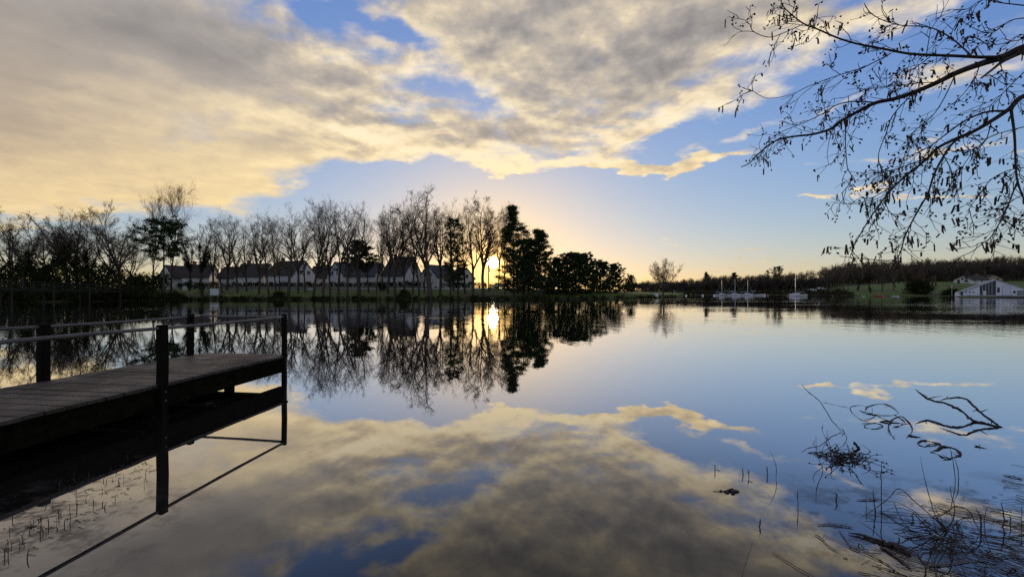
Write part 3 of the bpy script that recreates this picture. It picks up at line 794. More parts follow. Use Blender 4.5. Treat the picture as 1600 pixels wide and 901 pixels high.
# hedge of the gardens
def hedge(x0, x1, Y, ytop, label):
    X0, X1 = (x0-800)/FPX*Y, (x1-800)/FPX*Y; rng = np.random.default_rng(int(x0)); root = empty('hedge', ((X0+X1)/2, Y, lz((X0+X1)/2, Y)))
    h = CAM_H+(HOR-ytop)/FPX*Y-root.location.z; L = (X1-X0)/2
    n = int(L*38); C = np.stack([rng.uniform(-L, L, n), rng.uniform(-.35, .35, n), rng.uniform(.1, h-.2, n)], 1)
    C[:, 2] *= .93+.07*np.sin(C[:, 0]*1.7)
    V, F = leaf_cloud(rng, C, np.full(n, .2), int(L*620), .16, 1.0); link('foliage', fast_mesh('foliage', V, F, M['ivy']), root)
    lines = [(np.array([[x, 0, -.1], [x+rng.normal(0, .1), rng.normal(0, .1), h*.5], [x+rng.normal(0, .2), rng.normal(0, .15), h*.85]]), np.array([.04, .03, .015])) for x in np.arange(-L, L, .45)]
    V, F = tubes(lines, 4); link('stem', fast_mesh('stem', V, F, M['bark']), root)
    tag(root, label, 'hedge', 'garden hedges before the houses')
for x0, x1, yt, lab in ((279, 343, 439, 'dark garden hedge behind the white information board'), (346, 416, 440, 'dark hedge in front of the long dark-roofed house'),
                        (418, 498, 439.5, 'dark hedge before the white gable with two upper windows'), (500, 566, 440, 'dark hedge before the grey-roofed houses'),
                        (568, 658, 438.5, 'dark hedge in front of the steep-gabled house'), (706, 760, 440, 'dark hedge right of the parked cars'), (765, 850, 441, 'dark hedge in the shade right of the sun')):
    hedge(x0, x1, 113, yt, lab)
# garden wall: low pale plinth under the hedges, one run per plot
M['plinth'] = surf('grey_plinth', (.20, .19, .18), (.15, .145, .14), 2.0)
for x0, x1, lab in ((345, 457, 'low pale garden wall left of the small gate gap'), (462, 560, 'low pale garden wall under the middle hedges'), (563, 655, 'low pale garden wall near the parked white car')):
    X0, X1 = (x0-800)/FPX*111.8, (x1-800)/FPX*111.8; mb = MB(); zz = lz((X0+X1)/2, 111.8)
    root = empty('garden_wall', ((X0+X1)/2, 111.8, zz)); L = (X1-X0)/2
    mb.box((0, 0, .2), (L, .1, .35)); mb.build('wall_body', M['plinth'], root)
    mb = MB(); mb.box((0, 0, .58), (L+.05, .14, .028)); mb.build('coping', M['gravel'], root)
    for q in np.linspace(-L, L, 6):
        mb = MB(); mb.box((q, 0, .35), (.17, .17, .45)); mb.build('pier', M['plinth'], root)
    tag(root, lab, 'garden wall', 'garden walls before the houses')

# ------------------------------------------------------------------ cars
M['car_white'] = surf('white_car_paint', (.66, .67, .68), (.62, .63, .64), .5, rough=.25, spec=.5)
M['car_grey'] = surf('grey_car_paint', (.18, .19, .20), (.16, .17, .18), .5, rough=.25, spec=.5)
M['rubber'] = surf('tyre_rubber', (.02, .02, .02), (.03, .03, .03), 3.0)
M['alloy'] = surf('wheel_alloy', (.35, .35, .36), (.3, .3, .3), 3.0, rough=.35)
M['lamp'] = surf('lamp_glass', (.45, .45, .42), (.4, .4, .4), 3.0, rough=.1, spec=.6)
def car(x, Y, rz, label, paint='car_white'):
    X = (x-800)/FPX*Y; root = empty('parked_car', (X, Y, lz(X, Y)+.05), rz)
    prof = [(-2.05, .35), (-2.1, .62), (-2.0, .92), (-1.75, .98), (-1.15, 1.42), (-.3, 1.50), (.45, 1.42), (1.1, .98), (1.85, .86), (2.08, .66), (2.08, .35)]
    def extr(pr, y0, y1, inset=0):
        n = len(pr); V = [(a, y0, b) for a, b in pr]+[(a, y1, b) for a, b in pr]
        return V, [tuple(range(n)), tuple(range(2*n-1, n-1, -1))]+[(k, k+n, (k+1) % n+n, (k+1) % n) for k in range(n)]
    mb = MB(); low = [p for p in prof if p[1] < 1.0]; V, F = extr(low, -.84, .84); mb.add(V, F); mb.build('body', M[paint], root)
    roofp = [(-1.62, .985), (-1.12, 1.40), (-.3, 1.47), (.42, 1.40), (1.0, .985)]
    n = 5; V = [(a, -.78+.2*(b-.98), b) for a, b in roofp]+[(a, .78-.2*(b-.98), b) for a, b in roofp]
    mb = MB(); mb.add(V, [tuple(range(n)), tuple(range(2*n-1, n-1, -1))]+[(k, k+n, k+1+n, k+1) for k in range(n-1)]); mb.build('cabin', M[paint], root)
    for sy in (-1, 1):
        for q0, q1 in ((-1.30, -.42), (-.34, .60)):
            mb = MB(); y = sy*.72
            mb.add([(q0, sy*.775, 1.02), (q1, sy*.775, 1.02), (min(q1, .38), sy*.71, 1.36), (max(q0, -1.05), sy*.71, 1.36)], [(0, 1, 2, 3)]); mb.build('side_window', M['glass'], root)
    mb = MB(); mb.add([(.99, -.70, 1.02), (.99, .70, 1.02), (.49, .64, 1.385), (.49, -.64, 1.385)], [(0, 1, 2, 3)]); mb.build('windscreen', M['glass'], root)
    for wx in (-1.3, 1.3):
        for sy in (-1, 1):
            mb = MB(); mb.tube([(wx, sy*.68, .32), (wx, sy*.88, .32)], .32, 14); wh = mb.build('wheel', M['rubber'], root)
            mb = MB(); mb.tube([(wx, sy*.86, .32), (wx, sy*.895, .32)], .19, 12); mb.build('rim', M['alloy'], wh)
    for sy in (-1, 1):
        mb = MB(); mb.box((2.03, sy*.62, .72), (.08, .18, .08)); mb.build('headlight', M['lamp'], root)
    tag(root, label, 'car', 'parked cars')
car(674, 110.5, .1, 'white car parked at the end of the hedge below the houses')
car(699, 111.5, .15, 'grey car parked right of the white one near the houses', 'car_grey')
car(780, 112.5, .05, 'pale car parked on the grass under the sun')
car(856, 118, .2, 'white car half hidden behind the broad dark conifer')
car(1259, 196, .1, 'white car at the left end of the parked trio on the right shore')
car(1270, 197, .1, 'white car in the middle of the parked trio on the right shore')
car(1283, 198, 0, 'white car at the right end of the parked trio on the right shore')
# ------------------------------------------------------------------ boards, bench
def board(x, Y, w, h, zb, label, legs=True, name='information_board'):
    X = (x-800)/FPX*Y; root = empty(name, (X, Y, lz(X, Y)))
    mb = MB(); mb.box((0, 0, zb+h/2), (w/2, .03, h/2)); mb.build('panel', M['render'], root)
    mb = MB()
    mb.box((0, -.02, zb+h+.02), (w/2+.05, .05, .025)); mb.build('top_trim', M['alloy'], root)
    for q in ((-w/2+.08, w/2-.08) if legs else (0,)):
        mb = MB(); mb.box((q, .07, (zb+h)/2-.1), (.045, .04, (zb+h)/2)); mb.build('post', M['alloy'], root)
    tag(root, label, 'board')
board(335, 90, 2.0, 1.55, .55, 'white information board on two legs near the water')
board(1025.5, 106, 1.1, .95, .15, 'small white board on the lawn left of the lone bare tree')
board(288.5, 96, .9, 1.0, .3, 'small pale board left of the white information board')
board(738, 109, 1.4, .9, .1, 'pale low panel on the grass right of the parked cars')
def bench(x, Y, label):
    X = (x-800)/FPX*Y; root = empty('park_bench', (X, Y, lz(X, Y)), .1)
    for k in range(3): mb = MB(); mb.box((0, -.2+.17*k, .45), (.8, .07, .02)); mb.build('seat_slat', M['frame'], root)
    for k in range(2): mb = MB(); mb.box((0, .26+.03*k, .65+.17*k), (.8, .02, .07)); mb.build('back_slat', M['frame'], root)
    for q in (-.65, .65):
        mb = MB(); mb.box((q, -.1, .21), (.05, .22, .215)); mb.build('leg', M['plinth'], root)
        mb = MB(); mb.box((q, .31, .45), (.05, .025, .43)); mb.build('back_post', M['plinth'], root)
    tag(root, label, 'bench')
bench(485, 99, 'pale park bench on the far lawn left of the dense trio of trees')

# ------------------------------------------------------------------ moored boats
M['hull'] = surf('white_hull', (.68, .69, .70), (.6, .61, .62), .6, rough=.35)
M['hull_red'] = surf('red_hull', (.42, .07, .04), (.34, .06, .04), .6, rough=.4)
M['hull_blue'] = surf('blue_cover', (.10, .14, .22), (.08, .11, .18), .6)
M['mast'] = surf('mast_alloy', (.55, .55, .54), (.45, .45, .44), 2.0, rough=.35)
def hull_mesh(L, B, H):
    V = []; F = []; ns = 9; prof = [(-1, 1.0), (-.92, .45), (-.6, .05), (0, -.12), (.6, .05), (.92, .45), (1, 1.0)]; n = len(prof)
    for k in range(ns):
        t = k/(ns-1); bw = B/2*min(1, (1.02-t)**.55*1.35)*(.72+.28*math.sin(min(1, t*2)*1.57)); sh = H*(1+.28*t*t)
        for a, b in prof: V.append(((t-.5)*L*(1 if b < .5 else 1.03), a*bw, b*sh-.08))
    for k in range(ns-1):
        for j in range(n-1): F.append((k*n+j, (k+1)*n+j, (k+1)*n+j+1, k*n+j+1))
    F.append(tuple(range(n)))
    D = [(k*n, k*n+n-1, (k+1)*n+n-1, (k+1)*n) for k in range(ns-1)]
    return V, F, D
def boat(x, Y, L, mast, rz, label, paint='hull', cover=False, name='sailing_boat', cat='boat'):
    X = (x-800)/FPX*Y; root = empty(name, (X, Y, 0), rz); V, F, D = hull_mesh(L, L*.34, L*.12)
    mb = MB(); mb.add(V, F); mb.build('hull', M[paint], root, True)
    mb = MB(); mb.add([(a, b*.96, c-.03) for a, b, c in V], D); mb.build('deck', M['hull_blue' if cover else 'hull'], root)
    z = L*.12
    if mast:
        mb = MB(); mb.box((L*.10, 0, z+.14), (L*.15, L*.10, .17)); cb = mb.build('cabin', M['hull'], root)
        mb = MB(); mb.box((L*.10, -L*.10-.012, z+.17), (L*.09, .008, .06)); mb.build('window', M['glass'], cb)
        mb = MB(); mb.tube([(L*.12, 0, z), (L*.11, 0, mast)], [.095, .07], 8); mb.build('mast', M['mast'], root)
        mb = MB(); mb.tube([(L*.11, 0, z+.75), (-L*.38, 0, z+.7)], .05, 8); bm_ = mb.build('boom', M['mast'], root)
        mb = MB(); mb.tube([(L*.10, 0, z+.86), (-L*.1, 0, z+.90), (-L*.36, 0, z+.80)], [.13, .12, .06], 8); mb.build('furled_sail', M['hull_blue'], bm_)
        for p in ((L*.5, 0, z*1.25), (-L*.5, 0, z)):
            mb = MB(); mb.tube([(L*.112, 0, mast*.96), p], .012, 4); mb.build('stay', M['mast'], root)
    else:
        for q in (-.2, .12): mb = MB(); mb.box((L*q, 0, z*.95), (.13, L*.15, .02)); mb.build('thwart', M['wood_dark'], root)
    mb = MB(); mb.box((-L*.52, 0, z*.45), (.06, .02, z*.6)); mb.build('rudder', M['wood_dark'], root)
    tag(root, label, cat, 'boats moored on the lake')
boat(1126, 158, 5.0, 6.4, .1, 'white sailing boat, leftmost of the moored row')
boat(1146, 156, 5.4, 6.6, -.08, 'white sailing boat, second in the moored row, with bare mast')
boat(1166, 157, 5.6, 6.5, .05, 'white sailing boat, third in the moored row')
boat(1187, 158, 5.0, 0, .06, 'white open boat without a mast at the right end of the moored row', cover=True, name='rowing_boat')
boat(1246, 140, 6.4, 7.6, 3.2, 'white sailing boat moored alone with the tallest mast')
boat(1374, 132, 3.4, 0, .1, 'bright red small boat by the right shore', 'hull_red', name='rowing_boat')
boat(1399, 131, 2.6, 0, .05, 'small white boat right of the red one', name='rowing_boat')
boat(1349, 131, 2.0, 0, .4, 'tiny white dinghy left of the red boat', name='rowing_boat')
def buoy(x, Y, label, m):
    X = (x-800)/FPX*Y; root = empty('buoy', (X, Y, 0)); mb = MB()
    mb.tube([(0, 0, -.25), (0, 0, -.1), (0, 0, .12), (0, 0, .33), (0, 0, .45), (0, 0, .5)], [.12, .33, .42, .33, .16, .05], 12); mb.build('float', M[m], root, True)
    mb = MB(); mb.tube([(0, 0, .48), (0, 0, .62)], .03, 6); mb.build('ring_post', M['mast'], root)
    tag(root, label, 'buoy', 'mooring buoys')
buoy(1072, 150, 'white buoy nearest the tip of the lawn', 'hull'); buoy(1098, 154, 'white buoy between the lawn tip and the moored boats', 'hull')
buoy(1116, 150, 'white buoy at the bow of the leftmost sailing boat', 'hull'); buoy(1231, 141, 'red buoy beside the sailing boat moored alone', 'hull_red')
buoy(1200, 152, 'red buoy right of the open boat without a mast', 'hull_red')

# ------------------------------------------------------------------ white boathouse on the right
M['cladding'] = surf('white_cladding', (.66, .68, .72), (.58, .60, .64), .8, stretch=(6, 1, .3))
M['dark_clad'] = surf('dark_cladding', (.035, .035, .045), (.05, .05, .06), 2.0, rough=.5)
M['roof_metal'] = surf('grey_roof_sheet', (.17, .18, .19), (.22, .23, .24), 1.0, rough=.5)
M['concrete'] = surf('pale_concrete', (.42, .42, .42), (.33, .33, .33), 1.0)
def boathouse():
    base = .62; c0 = at(1557, HOR, 116.0); c0.z = 0; ra = math.atan2(c0.x, c0.y)-.10
    uu = Vector((math.cos(ra), -math.sin(ra), 0)); nn = Vector((-math.sin(ra), -math.cos(ra), 0))
    def px(x, y):                                   # where the line of sight meets the front wall -> along the wall, height
        d = Vector(((x-800)/FPX, 1, (HOR-y)/FPX)); t = c0.dot(nn)/d.dot(nn); p = d*t
        return ((p-c0).dot(uu), CAM_H+p.z)
    root = empty('boathouse', c0, -ra)
    out = [px(1497, 457.5), px(1557, 437), px(1604, 452), px(1650, 455)]
    D = 12
    poly = [(out[0][0], base-.4)]+out+[(out[3][0], base-.4)]; n = len(poly)
    V = [(a, 0, b) for a, b in poly]+[(a, D, b) for a, b in poly]
    mesh_part('wall', V, [tuple(range(n)), tuple(range(2*n-1, n-1, -1)), (0, n, n+1, 1), (n-2, 2*n-2, 2*n-1, n-1)], M['cladding'], root)
    for k in range(3):
        (a0, b0), (a1, b1) = out[k], out[k+1]
        V = [(a0, -.35, b0+.02), (a1, -.35, b1+.02), (a1, D+.3, b1+.02), (a0, D+.3, b0+.02)]; V += [(a, b, c+.16) for a, b, c in V]
        mesh_part('roof_slope', V, [(0, 1, 5, 4), (1, 2, 6, 5), (2, 3, 7, 6), (3, 0, 4, 7), (4, 5, 6, 7), (0, 3, 2, 1)], M['roof_metal'], root)
    def pan(name, pts, mat, y=-.06, par=root, d=.05):
        q = [px(*p) for p in pts]; n = len(q); V = [(a, y, b) for a, b in q]+[(a, y+d, b) for a, b in q]
        return mesh_part(name, V, [tuple(range(n)), tuple(range(2*n-1, n-1, -1))]+[(k, k+n, (k+1) % n+n, (k+1) % n) for k in range(n)], M[mat], par)
    gl = pan('glazed_gable', [(1531, 460.8), (1556, 460.8), (1556, 438.6), (1531, 447)], 'dark_clad')
    for x in (1535, 1540, 1545, 1550): pan('mullion', [(x-.25, 460.5), (x+.25, 460.5), (x+.25, 445.6-(x-1535)*.3), (x-.25, 445.8-(x-1535)*.3)], 'frame', -.10, gl, .03)
    pan('door', [(1536, 461), (1541, 461), (1541, 454), (1536, 454)], 'frame', -.17, gl, .03)
    pan('door', [(1500.5, 461), (1504.5, 461), (1504.5, 455), (1500.5, 455)], 'dark_clad')
    for x in (1509, 1515, 1521):
        w = pan('window', [(x-1.7, 457.2), (x+1.7, 457.2), (x+1.7, 455.2), (x-1.7, 455.2)], 'frame', -.05); pan('pane', [(x-1.4, 457), (x+1.4, 457), (x+1.4, 455.4), (x-1.4, 455.4)], 'glass', -.08, w, .02)
    bd = pan('boat_door', [(1566, 461), (1579, 461), (1579, 446.5), (1566, 446.5)], 'roof_metal', -.05)
    for k in range(5): pan('door_panel', [(1566.4, 460.6-k*2.8), (1578.6, 460.6-k*2.8), (1578.6, 458.2-k*2.8), (1566.4, 458.2-k*2.8)], 'cladding', -.10, bd, .03)
    pan('window', [(1558, 457), (1562, 457), (1562, 449), (1558, 449)], 'glass'); pan('window', [(1583, 458), (1587, 458), (1587, 454), (1583, 454)], 'glass')
    pan('window', [(1589, 461), (1602, 461), (1602, 453.5), (1589, 453.5)], 'roof_metal')
    tag(root, 'white boathouse with dark glazed panel in its low gable', 'boathouse')
    qc = c0+nn*1.6+uu*6.5; root = empty('quay', (qc.x, qc.y, 0), -ra); L = 13.0
    mb = MB(); mb.box((0, -.2, .25), (L, 1.75, .35)); mb.build('slab', M['concrete'], root)
    mb = MB(); mb.box((0, -2.01, .1), (L, .05, .28)); mb.build('fender_board', M['wood_dark'], root)
    for q in np.linspace(-L+1, L-1, 7): mb = MB(); mb.tube([(q, -1.7, .6), (q, -1.7, .8), (q, -1.7, .86)], [.09, .09, .16], 8); mb.build('bollard', M['dark_clad'], root)
    tag(root, 'pale concrete quay in front of the white boathouse', 'quay')
    Y = 111; X = (1512-800)/FPX*Y; root = empty('flag_pole', c0+nn*2.6-uu*9.0+Vector((0, 0, .6))); mb = MB(); mb.tube([(0, 0, 0), (0, 0, 3.2)], [.05, .03], 8); mb.build('pole', M['mast'], root)
    mb = MB(); mb.tube([(0, 0, 3.18), (0, 0, 3.24), (0, 0, 3.32)], [.03, .07, .02], 8); mb.build('finial', M['mast'], root); tag(root, 'thin bare pole left of the boathouse', 'pole')
boathouse()
house(1518, 186, -35, 431, 7.0, 10, 'dark-roofed house with white gable above the boathouse', nwin=1)
M['ochre'] = surf('ochre_render', (.50, .33, .16), (.44, .29, .15), 1.5)
house(1541, 192, 40, 430, 6.5, 12, 'house with ochre gable above the boathouse roof', nwin=1, wall='ochre')
house(1278, 230, -30, 435, 6, 9, 'pale house half hidden in the wood above the parked cars', nwin=1)
house(1066, 215, 40, 446, 8, 9, 'low pale house behind the lone bare tree', nwin=1)
house(1376, 226, 35, 432, 7, 10, 'pale house half hidden behind the trees on the green slope', nwin=1)
# low pale wall along the far road
X0, Y0, X1, Y1 = (1080-800)/FPX*200, 200, (1232-800)/FPX*198, 198
root = empty('roadside_wall', ((X0+X1)/2, 199, lz((X0+X1)/2, 199))); L = (X1-X0)/2
mb = MB(); mb.box((0, 0, .1), (L, .12, .55), Matrix.Rotation(-.014, 3, 'Z')); mb.build('wall_body', M['concrete'], root)
mb = MB(); mb.box((0, 0, .69), (L, .16, .035), Matrix.Rotation(-.014, 3, 'Z')); mb.build('coping', M['plinth'], root)
tag(root, 'low pale wall along the road behind the moored boats', 'wall')

# ------------------------------------------------------------------ footbridge on the left
M['bridge_wood'] = surf('weathered_bridge_wood', (.030, .026, .022), (.02, .017, .015), 2.0)
def footbridge():
    A = Vector(((-70-800)/FPX*53, 53, 2.45)); B = Vector(((242-800)/FPX*82, 82, 1.75)); d = (B-A); L = d.length; d.normalize(); s = Vector((-d.y, d.x, 0)).normalized()*-1
    root = empty('footbridge', (A.x, A.y, 0)); A0 = Vector((0, 0, A.z)); N = int(L/2.6)
    rail_z = lambda t: 1.12
    me = None
    nb = int(L/.32)
    mbp = MB(); rot = Matrix.Rotation(math.atan2(d.y, d.x), 3, 'Z'); mbp.box((0, 0, 0), (.145, .95, .03), rot)
    base = mbp.build('deck_board', M['bridge_wood'], root); base.location = A0
    for k in range(1, nb):
        o = base.copy(); COL.objects.link(o); o.location = A0+d*(k*.32)
    for q in (-.85, .85):
        mb = MB(); mb.tube([A0+s*q-Vector((0, 0, .16)), A0+d*L+s*q-Vector((0, 0, .16))], .11, 6); mb.build('beam', M['bridge_wood'], root)
        for zz, r in ((1.12, .055), (.62, .035)):
            mb = MB(); mb.tube([A0+s*q+Vector((0, 0, zz)), A0+d*L+s*q+Vector((0, 0, zz))], r, 6); mb.build('rail', M['bridge_wood'], root)
        for k in range(N+1):
            p = A0+d*(L*k/N)+s*q; mb = MB(); mb.box((p.x, p.y, p.z+.5), (.07, .07, .72), rot); mb.build('post', M['bridge_wood'], root)
            if k % 2 == 0:
                mb = MB(); mb.tube([(p.x, p.y, p.z-.1), (p.x, p.y, -1.2)], .12, 7); mb.build('pile', M['bridge_wood'], root)
    tag(root, 'long dark wooden footbridge with railings below the thicket', 'footbridge')
footbridge()
# ------------------------------------------------------------------ the jetty
def deck_mat():
    m, T = pmat('weathered_deck_planks')
    co = T.n('ShaderNodeTexCoord').outputs['Object']; oi = T.n('ShaderNodeObjectInfo')
    pos = T.n('ShaderNodeNewGeometry').outputs['Position']
    co2 = T.v('ADD', co, T.comb(T.m('MULTIPLY', oi.outputs['Random'], 37.0), 0.0, 0.0))
    g = T.noise(T.v('MULTIPLY', co2, (1.6, 26, 26)), 1.0, 7, .65)
    st = T.noise(pos, 1.3, 5, .6)
    rv = T.ss(oi.outputs['Random'], 0, 1, .70, 1.25, 'LINEAR')
    col = T.mix(T.ss(g, .3, .7), (.024, .019, .014), (.052, .041, .031))
    col = T.mix(T.ss(st, .45, .68), col, (.030, .026, .017))
    col = T.v('SCALE', col, scale=rv)
    p = T.n('ShaderNodeBsdfPrincipled'); T.t.links.new(col, p.inputs['Base Color'])
    T.t.links.new(T.ss(st, .4, .65, .50, .85), p.inputs['Roughness']); p.inputs['Specular IOR Level'].default_value = .35
    b = T.n('ShaderNodeBump'); b.inputs['Strength'].default_value = .7; b.inputs['Distance'].default_value = .006
    T.t.links.new(T.m('ADD', g, T.m('MULTIPLY', T.noise(co2, 60, 3, .6), .3)), b.inputs['Height']); T.t.links.new(b.outputs[0], p.inputs['Normal'])
    return finish(m, T, p.outputs[0])
M['deck'] = deck_mat()
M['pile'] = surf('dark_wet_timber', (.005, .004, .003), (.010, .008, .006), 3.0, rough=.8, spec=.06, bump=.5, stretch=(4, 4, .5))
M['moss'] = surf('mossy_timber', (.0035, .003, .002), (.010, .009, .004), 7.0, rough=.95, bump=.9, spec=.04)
M['rail'] = surf('weathered_steel_rail', (.11, .095, .08), (.06, .052, .044), 5.0, rough=.42, bump=.2, spec=.5)
def jetty():
    C = Vector((-5.17, 8.72, 0)); d = Vector((.127, .992, 0)).normalized(); n = Vector((-d.y, d.x, 0))   # end near corner, heading, across
    W = 2.02; DZ = .545; L = 10.6
    root = empty('wooden_jetty', C)
    rot = Matrix.Rotation(math.atan2(n.y, n.x), 3, 'Z')
    rng = random.Random(4)
    P = lambda s, w, z: d*(-s)+n*w+Vector((0, 0, z))
    pw = .196; k = 0; s = -.04; datas = []
    for v in range(5):
        mb = MB(); hx, hy, hz = W/2+.05, pw/2, .024; r = .006; ns = 12
        V = []; F = []
        for q in range(ns+1):
            x = -hx+2*hx*q/ns; w1 = rng.uniform(-.0025, .0025); w2 = rng.uniform(-.0025, .0025); zz = rng.uniform(-.0012, .0012)
            V += [(x, -hy+w1, -hz), (x, -hy+w1, hz-r), (x, -hy+r+w1, hz+zz), (x, hy-r+w2, hz+zz), (x, hy+w2, hz-r), (x, hy+w2, -hz)]
        for q in range(ns):
            for j in range(6): F.append((q*6+j, (q+1)*6+j, (q+1)*6+(j+1) % 6, q*6+(j+1) % 6))
        F += [(0, 1, 2, 3, 4, 5), tuple(ns*6+j for j in (5, 4, 3, 2, 1, 0))]
        F = [tuple(reversed(f)) for f in F]
        mb.add(V, F); me = bpy.data.meshes.new('plank'); me.from_pydata(mb.V, [], mb.F); me.materials.append(M['deck']); me.update(); datas.append(me)
    while s < L:
        o = bpy.data.objects.new('plank', datas[k % 5]); COL.objects.link(o); o.parent = root
        o.location = P(s+pw/2, W/2+rng.uniform(-.012, .012), DZ-.024+rng.uniform(-.003, .003))
        o.rotation_euler = (rng.uniform(-.012, .012), rng.uniform(-.002, .002), math.atan2(n.y, n.x)+rng.uniform(-.004, .004))
        s += pw+.010+rng.uniform(-.002, .004); k += 1
    def beam(name, a, b, hw, hh, mat):
        a, b = Vector(a), Vector(b); c = (a+b)/2; v = b-a; mb = MB()
        r3 = Matrix.Rotation(math.atan2(v.y, v.x), 3, 'Z'); mb.box(c, (v.length/2, hw, hh), r3); return mb.build(name, mat, root)
    zt = DZ-.052
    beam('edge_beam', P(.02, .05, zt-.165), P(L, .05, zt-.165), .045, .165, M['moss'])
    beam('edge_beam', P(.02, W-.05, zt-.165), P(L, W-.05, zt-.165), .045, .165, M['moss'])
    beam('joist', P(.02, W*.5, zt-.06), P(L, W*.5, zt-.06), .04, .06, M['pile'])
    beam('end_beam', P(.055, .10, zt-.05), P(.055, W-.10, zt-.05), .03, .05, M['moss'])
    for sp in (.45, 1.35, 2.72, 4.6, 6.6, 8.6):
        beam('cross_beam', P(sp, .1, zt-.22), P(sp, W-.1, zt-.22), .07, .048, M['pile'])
    RZ = 1.45
    def post(sx, w, hw, ztop=RZ+.02, z0=-1.0, name='post'):
        p = P(sx, w, 0); mb = MB(); hx, hy = hw
        lv = [z0, -.1, ztop*.25, ztop*.6, ztop-.02, ztop]; V = []
        for q, z in enumerate(lv):
            jx = rng.uniform(-.004, .004); f = 1.0 if q < 5 else .93
            V += [(p+rot @ Vector((a*hx*f+jx, b*hy*f+jx, z))) for a, b in ((-1, -1), (1, -1), (1, 1), (-1, 1))]
        F = [(4*q+j, 4*q+(j+1) % 4, 4*q+4+(j+1) % 4, 4*q+4+j) for q in range(5) for j in range(4)]+[(20, 21, 22, 23)]
        mb.add([tuple(v) for v in V], F); o = mb.build(name, M['pile'], root)
        b = o.modifiers.new('edge', 'BEVEL'); b.width = .008; b.segments = 2; b.limit_method = 'ANGLE'
        return o
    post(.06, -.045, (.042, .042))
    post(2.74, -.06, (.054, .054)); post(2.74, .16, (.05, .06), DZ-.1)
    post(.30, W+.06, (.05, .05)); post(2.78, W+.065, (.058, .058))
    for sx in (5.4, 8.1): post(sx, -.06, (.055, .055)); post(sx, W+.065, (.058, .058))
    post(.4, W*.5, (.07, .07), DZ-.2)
    for w in (-.05, W+.08):
        pts = [P(q, w, RZ-.035-(.012*math.sin(q*1.15))) for q in np.linspace(.03 if w < 0 else -.0, L-.4, 34)]
        mb = MB(); mb.tube(pts, .027, 10); mb.build('hand_rail', M['rail'], root, True)
    mb = MB(); mb.tube([P(.03, -.05, RZ-.035), P(.03, W*.5, RZ-.045), P(0, W+.08, RZ-.035)], .027, 10); mb.build('hand_rail', M['rail'], root, True)
    for sx, w in ((.06, -.045), (2.74, -.06), (5.4, -.06)):
        for z in (DZ-.12, DZ-.26):
            mb = MB(); q = P(sx, w-(.042 if sx < 1 else .055), z); mb.tube([q, q-n*.014], [.014, .012], 6); mb.build('bolt', M['rail'], root)
    tag(root, 'weathered plank jetty with pipe handrails reaching into the lake', 'jetty')
jetty()
